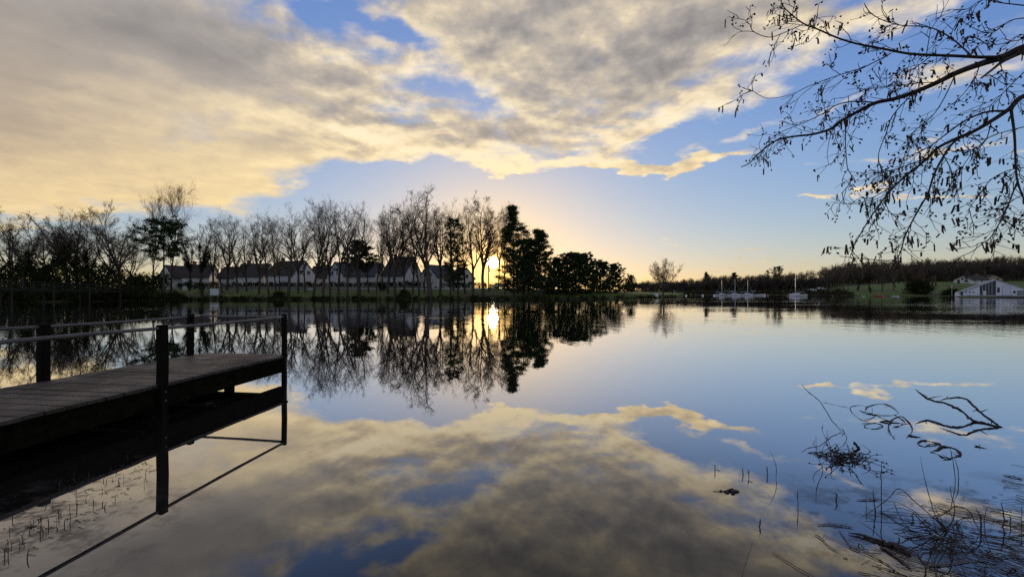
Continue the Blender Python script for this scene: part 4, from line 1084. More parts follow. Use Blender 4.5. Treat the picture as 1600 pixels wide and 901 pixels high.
# ------------------------------------------------------------------ the alder leaning in from the right
M['alder_bark'] = surf('alder_bark', (.030, .022, .020), (.050, .038, .034), 9.0, bump=.6)
M['catkin'] = surf('catkins', (.045, .028, .020), (.075, .048, .030), 30.0)
M['cone'] = surf('alder_cones', (.022, .016, .014), (.035, .026, .022), 30.0)
def alder():
    rng = np.random.default_rng(17)
    base = Vector((5.35, 2.45, 0)); base.z = lz(base.x, base.y)
    root = empty('alder_tree', base)
    S = 2.145
    def tr(pts, Y0, Y1, r0, r1, pre=()):
        """traced limb: crop pixels, depth from Y0 to Y1, radius in photo pixels"""
        n = len(pts); P = [Vector(p)-base for p in pre]
        for k, (a, b) in enumerate(pts):
            t = k/(n-1); P.append(at(1130+a/S, b/S, Y0+(Y1-Y0)*t)-base)
        sm = np.array([tuple(v) for v in smooth_path(P, 4)]); m = len(sm); Y = (Y0+Y1)/2
        f = len(pre)*4
        rad = np.array([(r0 if k < f else r0+(r1-r0)*((k-f)/(m-1-f))**.7) for k in range(m)])/FPX*Y
        if f: rad[:f] *= np.linspace(1.6, 1.0, f)
        return sm, rad
    tk = [Vector((5.35, 2.45, base.z-.3)), Vector((5.30, 2.48, base.z+1.2)), Vector((5.36, 2.55, 2.3)), Vector((5.22, 2.62, 3.4)), Vector((5.35, 2.7, 4.8)), Vector((5.1, 2.8, 6.4)), Vector((5.2, 2.9, 8.4))]
    tp = np.array([tuple(v-base) for v in smooth_path(tk, 5)]); trk = (tp, np.linspace(.17, .05, len(tp)))
    pa = (Vector((5.33, 2.69, 4.65)), Vector((4.95, 2.72, 4.28)), Vector((4.45, 2.74, 3.97))); pc = (Vector((5.30, 2.66, 4.15)), Vector((4.85, 2.68, 3.95)), Vector((4.30, 2.71, 3.58)))
    mains = [
     tr([(1030, 152), (940, 190), (860, 215), (780, 245), (720, 275), (650, 305), (580, 330), (510, 345), (450, 375), (395, 405), (360, 432), (300, 450), (240, 457), (180, 470), (130, 505), (90, 545), (60, 560)], 2.75, 3.35, 5.2, .7, pa),
     tr([(1010, 172), (940, 205), (900, 235), (865, 262)], 2.7, 2.6, 3.2, 1.2),
     tr([(935, 192), (860, 192), (780, 188), (700, 185), (620, 180), (540, 165), (460, 150), (390, 130), (320, 100), (270, 80), (230, 50), (200, 20), (188, -20)], 2.78, 2.95, 2.6, .6),
     tr([(1030, 312), (960, 365), (900, 405), (840, 440), (780, 465), (720, 495), (690, 525), (650, 560), (600, 600), (560, 640), (520, 690), (480, 750), (440, 820), (430, 850)], 2.75, 2.9, 3.6, .55, pc),
    ]
    seconds = [
     tr([(270, 80), (200, 112), (150, 125), (100, 105), (90, 80)], 2.93, 3.0, .8, .45),
     tr([(842, 440), (775, 475), (735, 530), (705, 590), (685, 650), (645, 720), (610, 790), (592, 850), (565, 872), (480, 868), (390, 858)], 2.8, 2.6, 1.9, .45),
     tr([(945, 372), (880, 376), (810, 405), (740, 455), (690, 492), (630, 520)], 2.76, 2.7, 2.0, .5),
     tr([(965, 370), (976, 450), (980, 540), (985, 600), (1005, 660), (1040, 720)], 2.72, 2.6, 2.0, .9),
     tr([(985, 610), (945, 710), (900, 790), (870, 815), (836, 842)], 2.66, 2.5, 1.0, .5),
     tr([(835, 190), (760, 125), (690, 92), (600, 86), (540, 70), (495, 45), (473, 12)], 2.8, 3.0, 1.0, .45),
     tr([(680, 190), (690, 130), (695, 95)], 2.8, 2.85, .7, .4),
     tr([(520, 345), (440, 340), (380, 352), (335, 380), (270, 412), (200, 440), (140, 480)], 3.05, 3.3, 1.2, .45),
     tr([(560, 180), (480, 222), (420, 242), (350, 265), (280, 292), (230, 316), (150, 330), (95, 303)], 2.85, 2.95, .9, .4),
     tr([(640, 310), (570, 385), (545, 450), (520, 520), (530, 580), (500, 600)], 3.0, 2.9, .9, .4),
     tr([(410, 405), (410, 480), (416, 560), (432, 600), (395, 650)], 3.1, 3.0, .8, .4),
     tr([(600, 600), (540, 640), (500, 662), (450, 682), (372, 680)], 2.85, 2.95, .8, .4),
     tr([(720, 275), (640, 280), (560, 290), (480, 300), (400, 330)], 2.95, 3.2, .9, .4),
     tr([(780, 245), (740, 330), (700, 390), (640, 440), (625, 470)], 2.9, 2.8, .8, .4),
     tr([(860, 215), (840, 270), (790, 330), (740, 370)], 2.85, 2.7, .8, .4),
     tr([(700, 185), (640, 230), (580, 260), (520, 262)], 2.85, 2.8, .8, .4),
     tr([(690, 525), (600, 560), (540, 575), (490, 590)], 2.85, 2.7, .8, .4),
     tr([(720, 495), (760, 560), (770, 620), (730, 680)], 2.8, 2.6, .8, .4),
     tr([(900, 400), (880, 470), (830, 520), (800, 570), (800, 640)], 2.75, 2.6, .8, .4),
     tr([(1010, 240), (950, 300), (900, 350), (890, 380)], 2.7, 2.6, .8, .4),
     tr([(1020, 60), (960, 70), (900, 110), (850, 100), (800, 70)], 2.7, 2.8, .9, .4),
     tr([(1020, 90), (1000, 130), (960, 140), (900, 150), (830, 120)], 2.7, 2.6, .9, .4),
     tr([(1020, 20), (930, 10), (870, 0), (820, 30), (780, 35)], 2.7, 2.8, .9, .4),
     tr([(1030, 420), (950, 440), (890, 460), (850, 500)], 2.75, 2.65, .9, .4),
     tr([(1030, 560), (960, 570), (900, 600), (860, 650), (815, 712)], 2.6, 2.5, .8, .35),
     tr([(1030, 640), (960, 680), (930, 740)], 2.6, 2.5, .8, .4),
    ]
    # fine twigs, all growing out of the limbs above, drooping; cones and catkins hang from them
    twigs = []; cones = []; cats = []; px = 2.8/FPX
    def spray(src, n, L0, L1, lo=.12, depth=2, first=0):
        p, r = src
        for k in range(n):
            q, d, rr = along(p[first:], r[first:], rng.uniform(lo, 1.0))
            v = side(rng, d, rng.uniform(.35, 1.05)); v[1] *= .7; v[2] -= .12
            t = grow(rng, q, v, rng.uniform(L0, L1), px*.55, 7, .20, -.05, .55); twigs.append(t)
            for w in range(rng.integers(2, 5)):
                q2, d2, _ = along(*t, rng.uniform(.25, 1))
                t2 = grow(rng, q2, side(rng, d2, rng.uniform(.4, 1.1)), rng.uniform(.03, .14), px*.42, 3, .2, -.04, .7); twigs.append(t2)
                e = t2[0][-1]
                u = rng.uniform()
                if u < .42:
                    for z in range(rng.integers(1, 4)): cones.append(e+rng.normal(0, .012, 3))
                if u > .80:
                    for z in range(rng.integers(1, 4)): cats.append((e+rng.normal(0, .010, 3)*np.array([1, 1, .3]), rng.uniform(.022, .075)))
            e = t[0][-1]
            if rng.uniform() < .5:
                for z in range(rng.integers(1, 4)): cones.append(e+rng.normal(0, .014, 3))
    for k, m in enumerate(mains): spray(m, (36, 3, 34, 30)[k], .10, .32, .18, first=12 if k in (0, 3) else 0)
    for m in seconds:
        L = np.linalg.norm(np.diff(m[0], axis=0), axis=1).sum(); spray(m, int(3+L*10.5), .06, .24, .12)
    # the rest of the crown, above and behind the water's edge
    rest = []
    for k in range(13):
        q, dd, rr = along(*trk, .42+.045*k); a = rng.uniform(-.6, 2.9) - 1.2
        l = grow(rng, q, np.array([math.cos(a)*1.0+.25, -abs(math.sin(a))*.9, .45]), rng.uniform(1.3, 2.6), rr*.5, 10, .09, .02, .15); rest.append(l); spray(l, 16, .12, .4, .2)
        for w in range(4):
            q2, d2, r2 = along(*l, rng.uniform(.3, .95)); l2 = grow(rng, q2, side(rng, d2, rng.uniform(.4, .9)), rng.uniform(.4, 1.0), r2*.5, 7, .12, -.02, .25); rest.append(l2); spray(l2, 7, .1, .3, .1)
    for m in rest:
        V, F = tubes([m], 6); link('branch', fast_mesh('branch', V, F, M['alder_bark'], True), root)
    V, F = tubes([trk], 14); link('trunk', fast_mesh('trunk', V, F, M['alder_bark'], True), root)
    for m in mains:
        V, F = tubes([m], 9); link('limb', fast_mesh('limb', V, F, M['alder_bark'], True), root)
    for m in seconds:
        V, F = tubes([m], 6); link('branch', fast_mesh('branch', V, F, M['alder_bark'], True), root)
    V, F = tubes(twigs, 4); o = link('twigs', fast_mesh('twigs', V, F, M['alder_bark'], True), root); tag(o, kind='stuff')
    # cones: small ribbed eggs
    def eggs(items, prof, n, mat, name):
        Vs = []; Fs = []; off = 0
        for c, L, r, tilt in items:
            a = np.arange(n)*2*np.pi/n; ring = []
            for (t, rr) in prof:
                ring.append(np.stack([np.cos(a)*rr*r+tilt[0]*t*L, np.sin(a)*rr*r+tilt[1]*t*L, np.full(n, -t*L)], 1)+c)
            V = np.concatenate(ring); m = len(prof); j = np.arange(n); j2 = (j+1) % n
            Fs.append(np.concatenate([np.stack([k*n+j, k*n+j2, (k+1)*n+j2, (k+1)*n+j], 1) for k in range(m-1)])+off); Vs.append(V); off += len(V)
        o = link(name, fast_mesh(name, np.concatenate(Vs), np.concatenate(Fs), mat, True), root); tag(o, kind='stuff')
    eggs([(c, rng.uniform(.012, .02), rng.uniform(.005, .0085), rng.normal(0, .5, 2)) for c in cones], [(0, .1), (.2, .85), (.5, 1), (1, .15)], 5, M['cone'], 'cones')
    eggs([(c, L, rng.uniform(.0032, .0062), rng.normal(0, .15, 2)) for c, L in cats], [(0, .25), (.06, .9), (.3, 1), (.55, .9), (.8, 1), (.95, .7), (1, .1)], 6, M['catkin'], 'catkins')
    tag(root, 'leafless alder hung with catkins and small cones, reaching in from the right', 'tree')
alder()
# ------------------------------------------------------------------ driftwood, reeds and litter in the shallows
M['drift'] = surf('wet_driftwood', (.020, .016, .014), (.035, .028, .024), 12.0, rough=.6, bump=.5)
M['reed_dark'] = surf('dark_dead_reed', (.030, .022, .016), (.05, .036, .026), 20.0)
M['reed_pale'] = surf('pale_dead_reed', (.14, .11, .085), (.09, .07, .055), 20.0)
M['feather'] = surf('white_feather', (.6, .6, .6), (.5, .5, .5), 20.0)
def wp(x, y, wl=None):
    """pixel x, y above the water whose foot (waterline) row is wl"""
    wl = y if wl is None else wl; d = CAM_H*FPX/(wl-HOR); return Vector(((x-800)/FPX*d, d, CAM_H-(y-HOR)/FPX*d))
c3 = lambda cx, cy, wl=None: wp(1230+cx/4.324, 580+cy/4.324, None if wl is None else 580+wl/4.324)
c4 = lambda cx, cy, wl=None: wp(1270+cx/4.848, 740+cy/4.848, None if wl is None else 740+wl/4.848)
def stick(parent, pts, r0, r1=None, name='stem', mat='drift', n=7, sub=4, dip=0.0, org=None, seed=0):
    """r in photo pixels at that depth"""
    P = smooth_path(pts, sub); m = len(P); r1 = r0 if r1 is None else r1; rr = random.Random(seed+m)
    rad = [(r0+(r1-r0)*k/(m-1))/FPX*P[k].y*(1+rr.uniform(-.26, .26))*(.35+.65*min(1, min(k, m-1-k)/(m*.16+.1))) for k in range(m)]
    if mat == 'drift' and name == 'stem': rad = [r*.8*(1.15-.5*k/m) for k, r in enumerate(rad)]
    if mat == 'drift' and name == 'stem' and max(p.z for p in P) < .02: P = [p+Vector((0, 0, .0055*math.sin(k*.55+seed+r0*9)+.001)) for k, p in enumerate(P)]     # lies in the water, dipping under in places
    P = [p+Vector((rr.uniform(-1, 1), rr.uniform(-1, 1), rr.uniform(-.5, .5)))*rad[k]*.8 for k, p in enumerate(P)]
    mb = MB(); mb.tube([p-org for p in P], rad, n)
    if mat == 'drift' and name in ('stem', 'limb') and m > 10:            # short broken side shoots
        for q in range(m//7):
            k = rr.randrange(2, m-2); t = (P[k+1]-P[k-1]).normalized(); L = rad[k]*rr.uniform(4, 11)
            sd = t.cross(Vector((0, 0, 1)))*rr.choice((-1, 1)); v = (t*rr.uniform(.2, 1)+sd*.7+Vector((0, 0, rr.uniform(0, .8)))).normalized()*L
            a = P[k]-org; mb.tube([a, a+v*.55+Vector((0, 0, rad[k]*.3)), a+v], [rad[k]*.55, rad[k]*.4, rad[k]*.15], 5)
    return mb.build(name, M[mat], parent, True)
def thing_at(name, p, label, cat, group=None):
    o = empty(name, (p.x, p.y, 0)); tag(o, label, cat, group); return o
def driftwood():
    o0 = c3(1455, 378); t = thing_at('dead_branch', o0, 'thick forked dead branch rising from the water on the right', 'branch'); org = Vector((o0.x, o0.y, 0))
    lim = stick(t, [c3(865, 120, 237), c3(920, 162, 250), c3(980, 198, 266), c3(1060, 210, 288), c3(1130, 240, 310), c3(1200, 290, 328), c3(1262, 337, 342), c3(1330, 346, 350), c3(1400, 366, 369), c3(1452, 380, 379)], 1.5, 1.7, 'limb', org=org)
    stick(t, [c3(1035, 195, 288), c3(1100, 180, 292), c3(1180, 180, 304), c3(1230, 205, 312), c3(1290, 260, 329), c3(1350, 310, 348), c3(1410, 356, 369), c3(1458, 380, 379)], 1.2, 1.8, 'limb', org=org)
    stick(lim, [c3(1240, 322, 340)-0*org, c3(1215, 312, 339), c3(1222, 322, 340), c3(1250, 306, 341)], .8, .5, 'snag', org=org)
    # slender leaning stick with its side twig
    o0 = c3(375, 410); org = Vector((o0.x, o0.y, 0)); t = thing_at('leaning_stick', o0, 'slender stick leaning to the left out of the water', 'stick')
    stick(t, [c3(95, 85, 316), c3(150, 143, 330), c3(215, 195, 350), c3(265, 270, 370), c3(300, 330, 385), c3(350, 385, 402), c3(378, 414, 412)], .6, .9, 'stem', org=org)
    stick(t, [c3(370, 385, 411), c3(385, 412, 414), c3(402, 455, 456), c3(375, 500, 502)], .6, .4, 'twig', org=org)
    # bramble like loops lying on the water
    o0 = c3(640, 315); org = Vector((o0.x, o0.y, 0)); t = thing_at('looped_branch', o0, 'tangle of looped thin stems lying on the water', 'branch')
    z = Vector((0, 0, .004)); fl = lambda L: [c3(*p)+z for p in L]
    stick(t, fl([(235, 208), (330, 228), (425, 248)]), .3, .35, org=org)
    stick(t, fl([(600, 290), (580, 312), (515, 332), (460, 300), (428, 262), (440, 236), (515, 231), (545, 262)]), .5, .5, org=org)
    stick(t, fl([(755, 280), (715, 245), (660, 222), (610, 222), (545, 240), (525, 268), (560, 290), (640, 298), (715, 297), (757, 279)]), .6, .7, org=org)
    stick(t, fl([(485, 262), (540, 285), (600, 295), (660, 325), (740, 345)]), .6, .8, org=org)
    stick(t, fl([(575, 245), (575, 270), (570, 290)]), .4, .4, org=org)
    stick(t, fl([(625, 340), (690, 345), (750, 350), (822, 356)]), 1.4, 1.2, org=org)
    stick(t, fl([(715, 376), (755, 372), (775, 360), (800, 355)]), .9, .6, org=org)
    stick(t, fl([(505, 352), (560, 351), (605, 351), (645, 372), (590, 389), (530, 380), (522, 368), (560, 354)]), .8, .7, org=org)
    o0 = c3(765, 380); org = Vector((o0.x, o0.y, 0)); t = thing_at('arched_branch', o0, 'dark arched stem forming a ring in the water', 'branch')
    stick(t, [c3(725, 458)+z, c3(698, 420)+z, c3(684, 375)+z, c3(705, 335)+z, c3(765, 303)+z, c3(815, 338)+z, c3(845, 385)+z, c3(832, 425)+z, c3(805, 450)+z], 1.0, 1.1, org=org)
    stick(t, fl([(720, 292), (765, 318), (800, 345)]), 1.1, .9, org=org)
    stick(t, fl([(812, 432), (850, 440), (905, 446)]), 2.2, .5, 'snag', org=org)
    for nm, L, r, lab in (('half_sunk_branch', [(880, 486), (910, 470), (945, 470), (1030, 491), (960, 500), (930, 510), (895, 498), (880, 486)], 1.35, 'small dark half-sunk arc of wood with its reflection modelled as a ring beside the arched stem'),  # both closed rings build the arc's mirror image in the water as solid wood
                          ('half_sunk_branch', [(968, 545), (1010, 530), (1050, 511), (1115, 516), (1150, 535), (1170, 562), (1120, 582), (1085, 591), (1040, 576), (1010, 556), (968, 545)], 1.8, 'larger dark half-sunk arc of wood with its reflection modelled as a ring nearest the shore'),
                          ('half_sunk_branch', [(1265, 506), (1300, 512), (1352, 524)], 1.3, 'short dark piece of wood floating below the forked branch')):
        o0 = c3(*L[0]); org = Vector((o0.x, o0.y, 0)); t = thing_at(nm, o0, lab, 'driftwood', 'half-sunk driftwood on the right')
        stick(t, fl(L), r, r*.8, 'stem', org=org, seed=int(L[0][0]))
        q = c3(*L[len(L)//2]); stick(t, [q+Vector((0, 0, .0)), q+Vector((.02, .01, .04))], .5, .3, 'snag', org=org, sub=2)
    # broken stub
    o0 = c3(490, 522); org = Vector((o0.x, o0.y, 0)); t = thing_at('broken_stump', o0, 'short thick broken stub standing in the twig clump', 'stump')
    stick(t, [c3(449, 475, 512), c3(465, 496, 516), c3(492, 524, 523)], 2.4, 2.9, 'stem', org=org); stick(t, [c3(462, 490, 515), c3(470, 480, 515)], .8, .4, 'snag', org=org, sub=2)
    # clump of budded twigs
    o0 = c3(430, 590); org = Vector((o0.x, o0.y, 0)); t = thing_at('twig_clump', o0, 'clump of tangled budded twigs in the water by the leaning stick', 'twigs')
    stick(t, [c3(135, 549, 550)+z, c3(200, 548, 552)+z, c3(270, 566, 575)+z, c3(360, 588, 590)+z, c3(450, 590, 595)+z], .6, .8, 'main_stem', org=org)
    rng = np.random.default_rng(23); lines = []; buds = MB()
    for k in range(46):
        a = c3(rng.uniform(300, 520), rng.uniform(555, 640))-org; a.z = .01
        v = np.array([rng.normal(0, 1), rng.normal(0, .7), rng.uniform(-.05, .35)])
        l = grow(rng, np.array(a), v, rng.uniform(.12, .42), .0045, 7, .32, -.02, .5); l[0][:, 2] = np.maximum(l[0][:, 2], .004); lines.append(l)
        for q in range(rng.integers(1, 4)):
            p = along(*l, rng.uniform(.2, 1))[0]; buds.tube([p, p+np.array([0, 0, .008]), p+np.array([.002, 0, .018])], [.004, .010, .003], 5)
    for k in range(10):
        a = c3(rng.uniform(150, 330), rng.uniform(540, 575))-org; a.z = .01
        l = grow(rng, np.array(a), np.array([1, rng.normal(0, .4), .05]), rng.uniform(.3, .6), .004, 7, .15, 0, .5); l[0][:, 2] = np.maximum(l[0][:, 2], .004); lines.append(l)
    V, F = tubes(lines, 4); o = link('twigs', fast_mesh('twigs', V, F, M['drift']), t); tag(o, kind='stuff')
    o = buds.build('buds', M['drift'], t); tag(o, kind='stuff')
driftwood()
GR = 'dead reed stalks standing in the shallows'
def reed(pts, r, label, mat='reed_dark', r1=None, leaf=True, group=GR):
    o0 = pts[0]; org = Vector((o0.x, o0.y, 0)); t = thing_at('reed_stalk', o0, label, 'reed', group)
    p0 = pts[0].copy(); p0.z = -.25
    stick(t, [p0]+pts, r, r1 if r1 else r*.7, 'stem', mat, 6, 5, org=org, seed=int(abs(o0.x)*1000) % 97)
    P = smooth_path(pts, 4); k = len(P)//2; rr = FPX/P[k].y
    stick(t, [P[k], P[k]+Vector((.004, -.003, .004))], r*1.35, r*1.2, 'node', mat, 6, 2, org=org)
for args in (
 ([c4(520, 228), c4(519, 100, 228), c4(520, -100, 228)], .75, 'tallest straight reed in the right shallows', 'reed_dark'),
 ([c4(470, 300), c4(463, 200, 300), c4(455, 122, 300)], .8, 'shorter reed left of the tallest straight one', 'reed_dark'),
 ([c4(405, 262), c4(405, 165, 262)], .4, 'thin pale reed left of the two straight ones', 'reed_pale'),
 ([c4(1005, 425), c4(900, 320, 405), c4(780, 215, 385), c4(655, 112, 370), c4(560, 195, 360), c4(450, 275, 350), c4(348, 336, 345)], .8, 'long reed snapped into a peak, its pale end on the water', 'reed_pale'),
 ([c4(1010, 430), c4(940, 335, 420), c4(900, 230, 410), c4(865, 110, 400), c4(812, -130, 390)], .6, 'long reed leaning left beyond the bramble heap', 'reed_dark'),
 ([c4(1022, 435), c4(940, 345, 425), c4(1010, 290, 420), c4(1085, 245, 420), c4(1180, 278, 440), c4(1230, 370, 470), c4(1300, 522, 525)], .8, 'reed bent into a wide hoop over the heap', 'reed_dark'),
 ([c4(1440, 400), c4(1452, 340, 400), c4(1425, 212, 400)], .95, 'short thick reed near the right edge', 'reed_dark'),
 ([c4(1495, 385), c4(1500, 345, 385), c4(1487, 302, 385)], .8, 'crooked reed stump right of the short thick reed', 'reed_dark'),
 ([c4(1578, 400), c4(1582, 300, 400), c4(1580, 240, 400)], .5, 'thin reed at the right edge of the picture', 'reed_dark'),
 ([c4(1335, 600), c4(1345, 580, 605), c4(1310, 480, 590), c4(1300, 330, 580), c4(1325, 245, 575)], .6, 'thin curved reed right of the hoop', 'reed_dark'),
 ([c4(1270, 420), c4(1275, 335, 420), c4(1235, 262, 420)], 1.0, 'dark reed with frayed head behind the curved one', 'reed_dark'),
 ([c4(860, 745), c4(805, 640, 720), c4(735, 540, 700)], .8, 'left of two reeds crossing at the bottom edge', 'reed_dark'),
 ([c4(858, 740), c4(830, 670, 735), c4(768, 540, 725)], .9, 'right of two reeds crossing at the bottom edge', 'reed_dark'),
 ([c4(810, 638), c4(890, 585, 630), c4(975, 525, 615)], .8, 'dark reed slanting up to the heap from the bottom edge', 'reed_dark'),
 ([c4(920, 680), c4(940, 620, 675), c4(985, 560, 665)], .7, 'short dark reed bent under the heap', 'reed_dark'),
 ([c4(345, 540), c4(400, 572, 580), c4(520, 655, 662), c4(665, 755, 760)], .8, 'dark reed lying across the bottom left of the heap', 'reed_dark'),
 ([wp(1247, 795), wp(1246, 764, 795)], .7, 'single thin reed left of the shallows', 'reed_dark'),
 ([wp(1187, 822), wp(1188, 809, 822)], 1.0, 'short crooked reed stub standing alone in the lower middle', 'reed_dark'),
 ([wp(1117, 736), wp(1117, 725, 736)], .7, 'tiny reed stub farthest left in the open water', 'reed_dark'),
 ([wp(1161, 741), wp(1160, 730, 741)], .8, 'left stub of the reed pair with a white feather', 'reed_dark'),
 ([wp(1170, 745), wp(1169, 733, 745)], .8, 'right stub of the reed pair with a white feather', 'reed_dark'),
 ([wp(1199, 741), wp(1198, 727, 741)], .7, 'reed stub right of the stub pair', 'reed_dark'),
 ([wp(1213, 746), wp(1212, 725, 746), wp(1203, 704, 746)], .45, 'thin bent reed right of the stub pair', 'reed_dark'),
 ([wp(1286, 735), wp(1276, 707, 735), wp(1275, 680, 735)], .45, 'thin upright reed just left of the twig clump', 'reed_dark'),
 ([wp(1493, 752), wp(1490, 725, 750), wp(1484, 697, 748)], .6, 'reed rising through the larger half-sunk ring', 'reed_dark'),
 ([wp(1497, 752), wp(1497, 732, 750), wp(1490, 712, 748)], .6, 'curved reed behind the one in the larger ring', 'reed_dark'),
 ([wp(1160, 900), wp(1168, 872, 905), wp(1176, 845, 900)], .55, 'pale grass blade leaning at the bottom edge', 'reed_pale'),
 ([wp(1307, 782), wp(1308, 775, 782), wp(1304, 768, 782)], .9, 'small hooked reed stub above the floating log', 'reed_dark'),
 ([wp(1427, 812), wp(1424, 806, 812), wp(1428, 802, 812)], .8, 'small hooked reed stub before the hoop', 'reed_dark'),
): reed(*args)
def heap():
    """the log, the pale reeds on the water and the tangle"""
    o0 = c4(500, 520); org = Vector((o0.x, o0.y, 0)); t = thing_at('floating_log', o0, 'dark broken log floating among the reeds', 'log'); z = Vector((0, 0, .012))
    stick(t, [c4(275, 455)+z, c4(400, 482)+z, c4(510, 522)+z, c4(620, 558)+z, c4(700, 592)+z, c4(718, 606)+z], 1.8, 4.2, 'trunk', 'drift', 9, 5, org=org)
    stick(t, [c4(640, 565)+z, c4(655, 548)+z*4, c4(650, 540)+z*6], 1.2, .6, 'snag', 'drift', org=org)
    for pts, r, lab in (([(850, 702), (1000, 692), (1150, 672), (1325, 650)], 1.0, 'long pale reed lying on the water at the bottom right'),
                        ([(510, 555), (600, 610), (680, 670), (750, 730)], 2.2, 'thick pale reed lying below the floating log'),
                        ([(30, 388), (110, 388), (190, 390)], .8, 'pale reed floating left of the log, upper one'),
                        ([(150, 400), (240, 400), (310, 415)], .9, 'pale reed floating left of the log, lower one'),
                        ([(15, 460), (70, 500), (130, 560), (200, 592)], .8, 'curved brown reed floating at the left of the log'),
                        ([(200, 430), (260, 520), (290, 548), (390, 562)], .8, 'bent pale reed floating just left of the log'),
                        ([(330, 200), (420, 202), (510, 195)], .9, 'pale reed floating behind the straight reeds'),
                        ([(1440, 12), (1520, 28), (1600, 45)], .9, 'dark reed floating at the right edge'),
                        ([(1450, 470), (1520, 488), (1600, 500)], .9, 'brown reed floating at the right edge below the thick reed')):
        o0 = c4(*pts[0]); org = Vector((o0.x, o0.y, 0)); t = thing_at('floating_reed', o0, lab, 'reed', 'reeds floating in the right shallows')
        stick(t, [c4(*p)+Vector((0, 0, .008)) for p in pts], r, r*.7, 'stem', 'reed_pale' if 'pale' in lab else 'reed_dark', 6, 4, org=org)
        q = c4(*pts[1]); stick(t, [q+Vector((0, 0, .006)), q+Vector((.03, .02, .014)), q+Vector((.07, .03, .006))], r*.6, r*.2, 'leaf_sheath', 'reed_pale', 5, 3, org=org)
    rng = np.random.default_rng(31); lines = []
    for k in range(60):                                      # bramble heap
        c = c4(rng.normal(1020, 95), rng.normal(480, 70)); v = np.array([rng.normal(0, 1), rng.normal(0, .8), rng.uniform(-.1, .9)])
        l = grow(rng, np.array([c.x, c.y, .0]), v, rng.uniform(.10, .42), rng.uniform(.0022, .0045), 6, .22, -.06, .5); l[0][:, 2] = np.maximum(l[0][:, 2], -.01); lines.append(l)
    V, F = tubes(lines, 5); o = link('bramble_heap', fast_mesh('bramble_heap', V, F, M['reed_dark'])); tag(o, 'heap of dark broken stems in the right shallows', 'brambles', kind='stuff')
    # litter of reed bits afloat
    for mat, cnt, nm, lab in (('reed_pale', 900, 'floating_litter', 'pale bits of reed floating in the right shallows'), ('reed_dark', 520, 'floating_litter', 'dark bits of reed floating in the right shallows')):
        lines = []
        while len(lines) < cnt:
            x = rng.uniform(1250, 1720); y = rng.uniform(748, 1010)
            w = (x-1250)/350*.75+(y-748)/160*.45-.28
            if rng.uniform() > w*w: continue
            c = wp(x, y); a = rng.normal(-.45, .45)+(math.pi if rng.uniform() < .5 else 0); L = rng.exponential(.075)+.02
            v = np.array([math.cos(a), math.sin(a), 0]); p0 = np.array([c.x, c.y, rng.uniform(.002, .012)])
            p = np.stack([p0, p0+v*L*.5+np.array([0, 0, .003])+rng.normal(0, .006, 3)*np.array([1, 1, 0]), p0+v*L]); r = rng.uniform(.0012, .0034); lines.append((p, np.array([r, r, r*.6])))
        V, F = tubes(lines, 4); o = link(nm, fast_mesh(nm, V, F, M[mat])); tag(o, lab, 'litter', kind='stuff')
    # stubs and litter in the bottom left corner
    lines = []
    for k in range(210):
        t = rng.uniform(0, 1); x = 235*t; y = 845-125*t+rng.normal(0, 14)+rng.uniform(-18, 26)
        c = wp(x, y); d = c.y
        if k % 3 == 0:
            h = rng.uniform(.015, .075); p0 = np.array([c.x, c.y, -.05]); p = np.stack([p0, p0+np.array([rng.normal(0, .003), 0, h*.5+.05]), p0+np.array([rng.normal(0, .008), rng.normal(0, .008), h+.05])]); r = rng.uniform(.0014, .0034)
        else:
            a = rng.normal(.25, .5); v = np.array([math.cos(a), math.sin(a), 0]); L = rng.uniform(.02, .10); p0 = np.array([c.x, c.y, .002]); p = np.stack([p0, p0+v*L*.5+np.array([0, 0, .004]), p0+v*L]); r = rng.uniform(.001, .0025)
        lines.append((p, np.array([r, r, r*.7])))
    V, F = tubes(lines, 5); o = link('reed_stubs', fast_mesh('reed_stubs', V, F, M['reed_dark'])); tag(o, 'scattered reed stubs and litter in the bottom left water', 'reeds', kind='stuff')
    # feathers
    for x, y, lab in ((1457, 796, 'white feather caught behind the bramble heap'), (1466, 838, 'white feather caught in the front of the bramble heap'), (1121, 733, 'tiny white feather beside the leftmost reed stub'), (1172, 751, 'white feather floating at the reed pair')):
        c = wp(x, y); t = thing_at('feather', c, lab, 'feather', 'white feathers on the water'); V = []; F = []
        for k in range(7):
            u = k/6; w = .009*math.sin(math.pi*min(1, u*.93+.06))**.7; V += [(u*.06-.03, -w, .006+.008*u*u), (u*.06-.03, 0, .010+.008*u*u), (u*.06-.03, w, .006+.008*u*u)]
        for k in range(6): F += [(3*k, 3*k+3, 3*k+4, 3*k+1), (3*k+1, 3*k+4, 3*k+5, 3*k+2)]
        mesh_part('vane', V, F, M['feather'], t); mb = MB(); mb.tube([(-.04, 0, .008), (.03, 0, .019)], [.0011, .0005], 5); mb.build('quill', M['feather'], t); t.rotation_euler = (0, 0, x % 3)
    # dark lump afloat
    o0 = wp(1141, 768); t = thing_at('floating_clod', o0, 'dark leafy clod floating left of the shallows', 'clod'); mb = MB(); rg = random.Random(3)
    for k in range(16):
        a = rg.uniform(-.16, .10); b = rg.uniform(-.04, .04); h = .028*max(.1, 1-abs(a-.02)/.16); mb.tube([(a, b, -.03), (a+.01, b, h), (a+.03, b+.008, h*1.2), (a+.05, b, .0)], [.012, .02, .014, .004], 6)
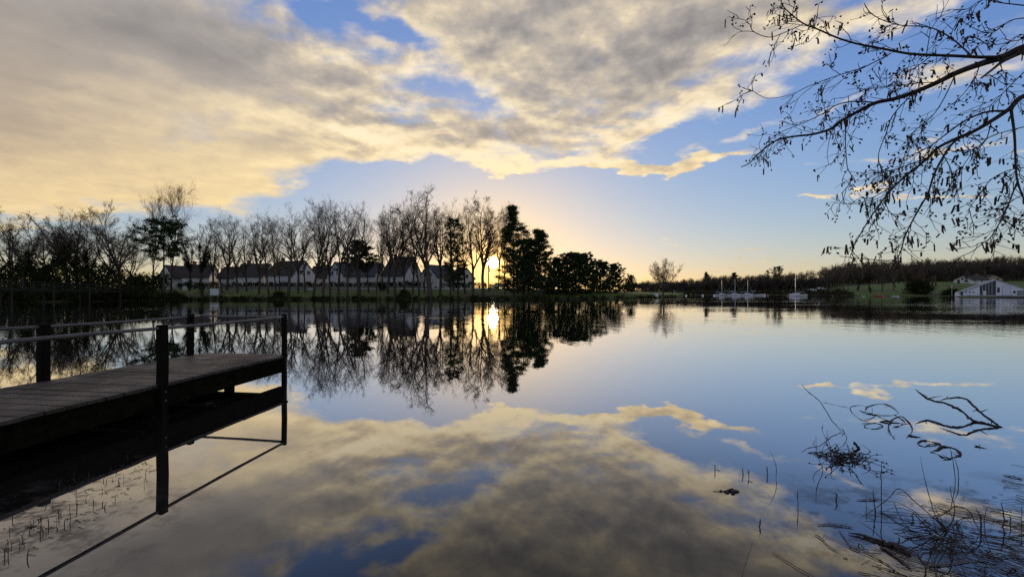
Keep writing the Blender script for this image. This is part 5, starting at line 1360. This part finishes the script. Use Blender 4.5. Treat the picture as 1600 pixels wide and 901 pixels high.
    mb.build('clump', M['drift'], t); t.scale = (.6, .6, .6); mb = MB(); mb.tube([(-.28, .02, .003), (-.2, .01, .012), (-.1, 0, .010)], [.003, .005, .006], 5); mb.build('stem', M['drift'], t)
heap()
def film():
    """thin scum on the still water of the shallows"""
    m, T = pmat('water_scum'); pos = T.n('ShaderNodeNewGeometry').outputs['Position']
    a = T.noise(T.v('MULTIPLY', pos, (1, 1.5, 1)), 2.2, 6, .62); b = T.noise(pos, 16, 5, .65)
    f = T.m('MULTIPLY', T.ss(T.m('MULTIPLY_ADD', T.m('SUBTRACT', b, .5), .45, a), .46, .66), .5)
    at_ = T.n('ShaderNodeAttribute', attribute_name='cover'); f = T.m('MULTIPLY', f, at_.outputs['Fac'])
    d = T.n('ShaderNodeBsdfDiffuse'); d.inputs[0].default_value = (.085, .070, .066, 1)
    tr = T.n('ShaderNodeBsdfTransparent'); mx = T.n('ShaderNodeMixShader'); T.t.links.new(f, mx.inputs[0]); T.t.links.new(tr.outputs[0], mx.inputs[1]); T.t.links.new(d.outputs[0], mx.inputs[2])
    finish(m, T, mx.outputs[0])
    for nm, x0, x1, y0, y1, fn, lab in (('scum_film', 1.2, 6.2, 1.2, 4.6, lambda x, y: max(0, min(1, (x-1.7)/1.6))*max(0, min(1, (4.4-y)/1.2)), 'brownish scum spread on the shallow water at the lower right'),
                                   ('scum_film', -5.4, -2.0, 1.4, 4.4, lambda x, y: max(0, min(1, (-2.6-x)/1.2))*max(0, min(1, (4.3-y)/.8)), 'greyish scum on the water at the lower left')):
        nx, ny = 40, 32; V = []; F = []; C = []
        for i in range(nx+1):
            for j in range(ny+1):
                x = x0+(x1-x0)*i/nx; y = y0+(y1-y0)*j/ny; V.append((x, y, .002)); C.append(fn(x, y)*min(1, min(i, nx-i)/4)*min(1, min(j, ny-j)/4))
        for i in range(nx):
            for j in range(ny): F.append((i*(ny+1)+j, (i+1)*(ny+1)+j, (i+1)*(ny+1)+j+1, i*(ny+1)+j+1))
        me = fast_mesh(nm, V, F, m); at2 = me.attributes.new('cover', 'FLOAT', 'POINT'); at2.data.foreach_set('value', C)
        tag(link(nm, me), lab, 'scum', kind='stuff')
film()
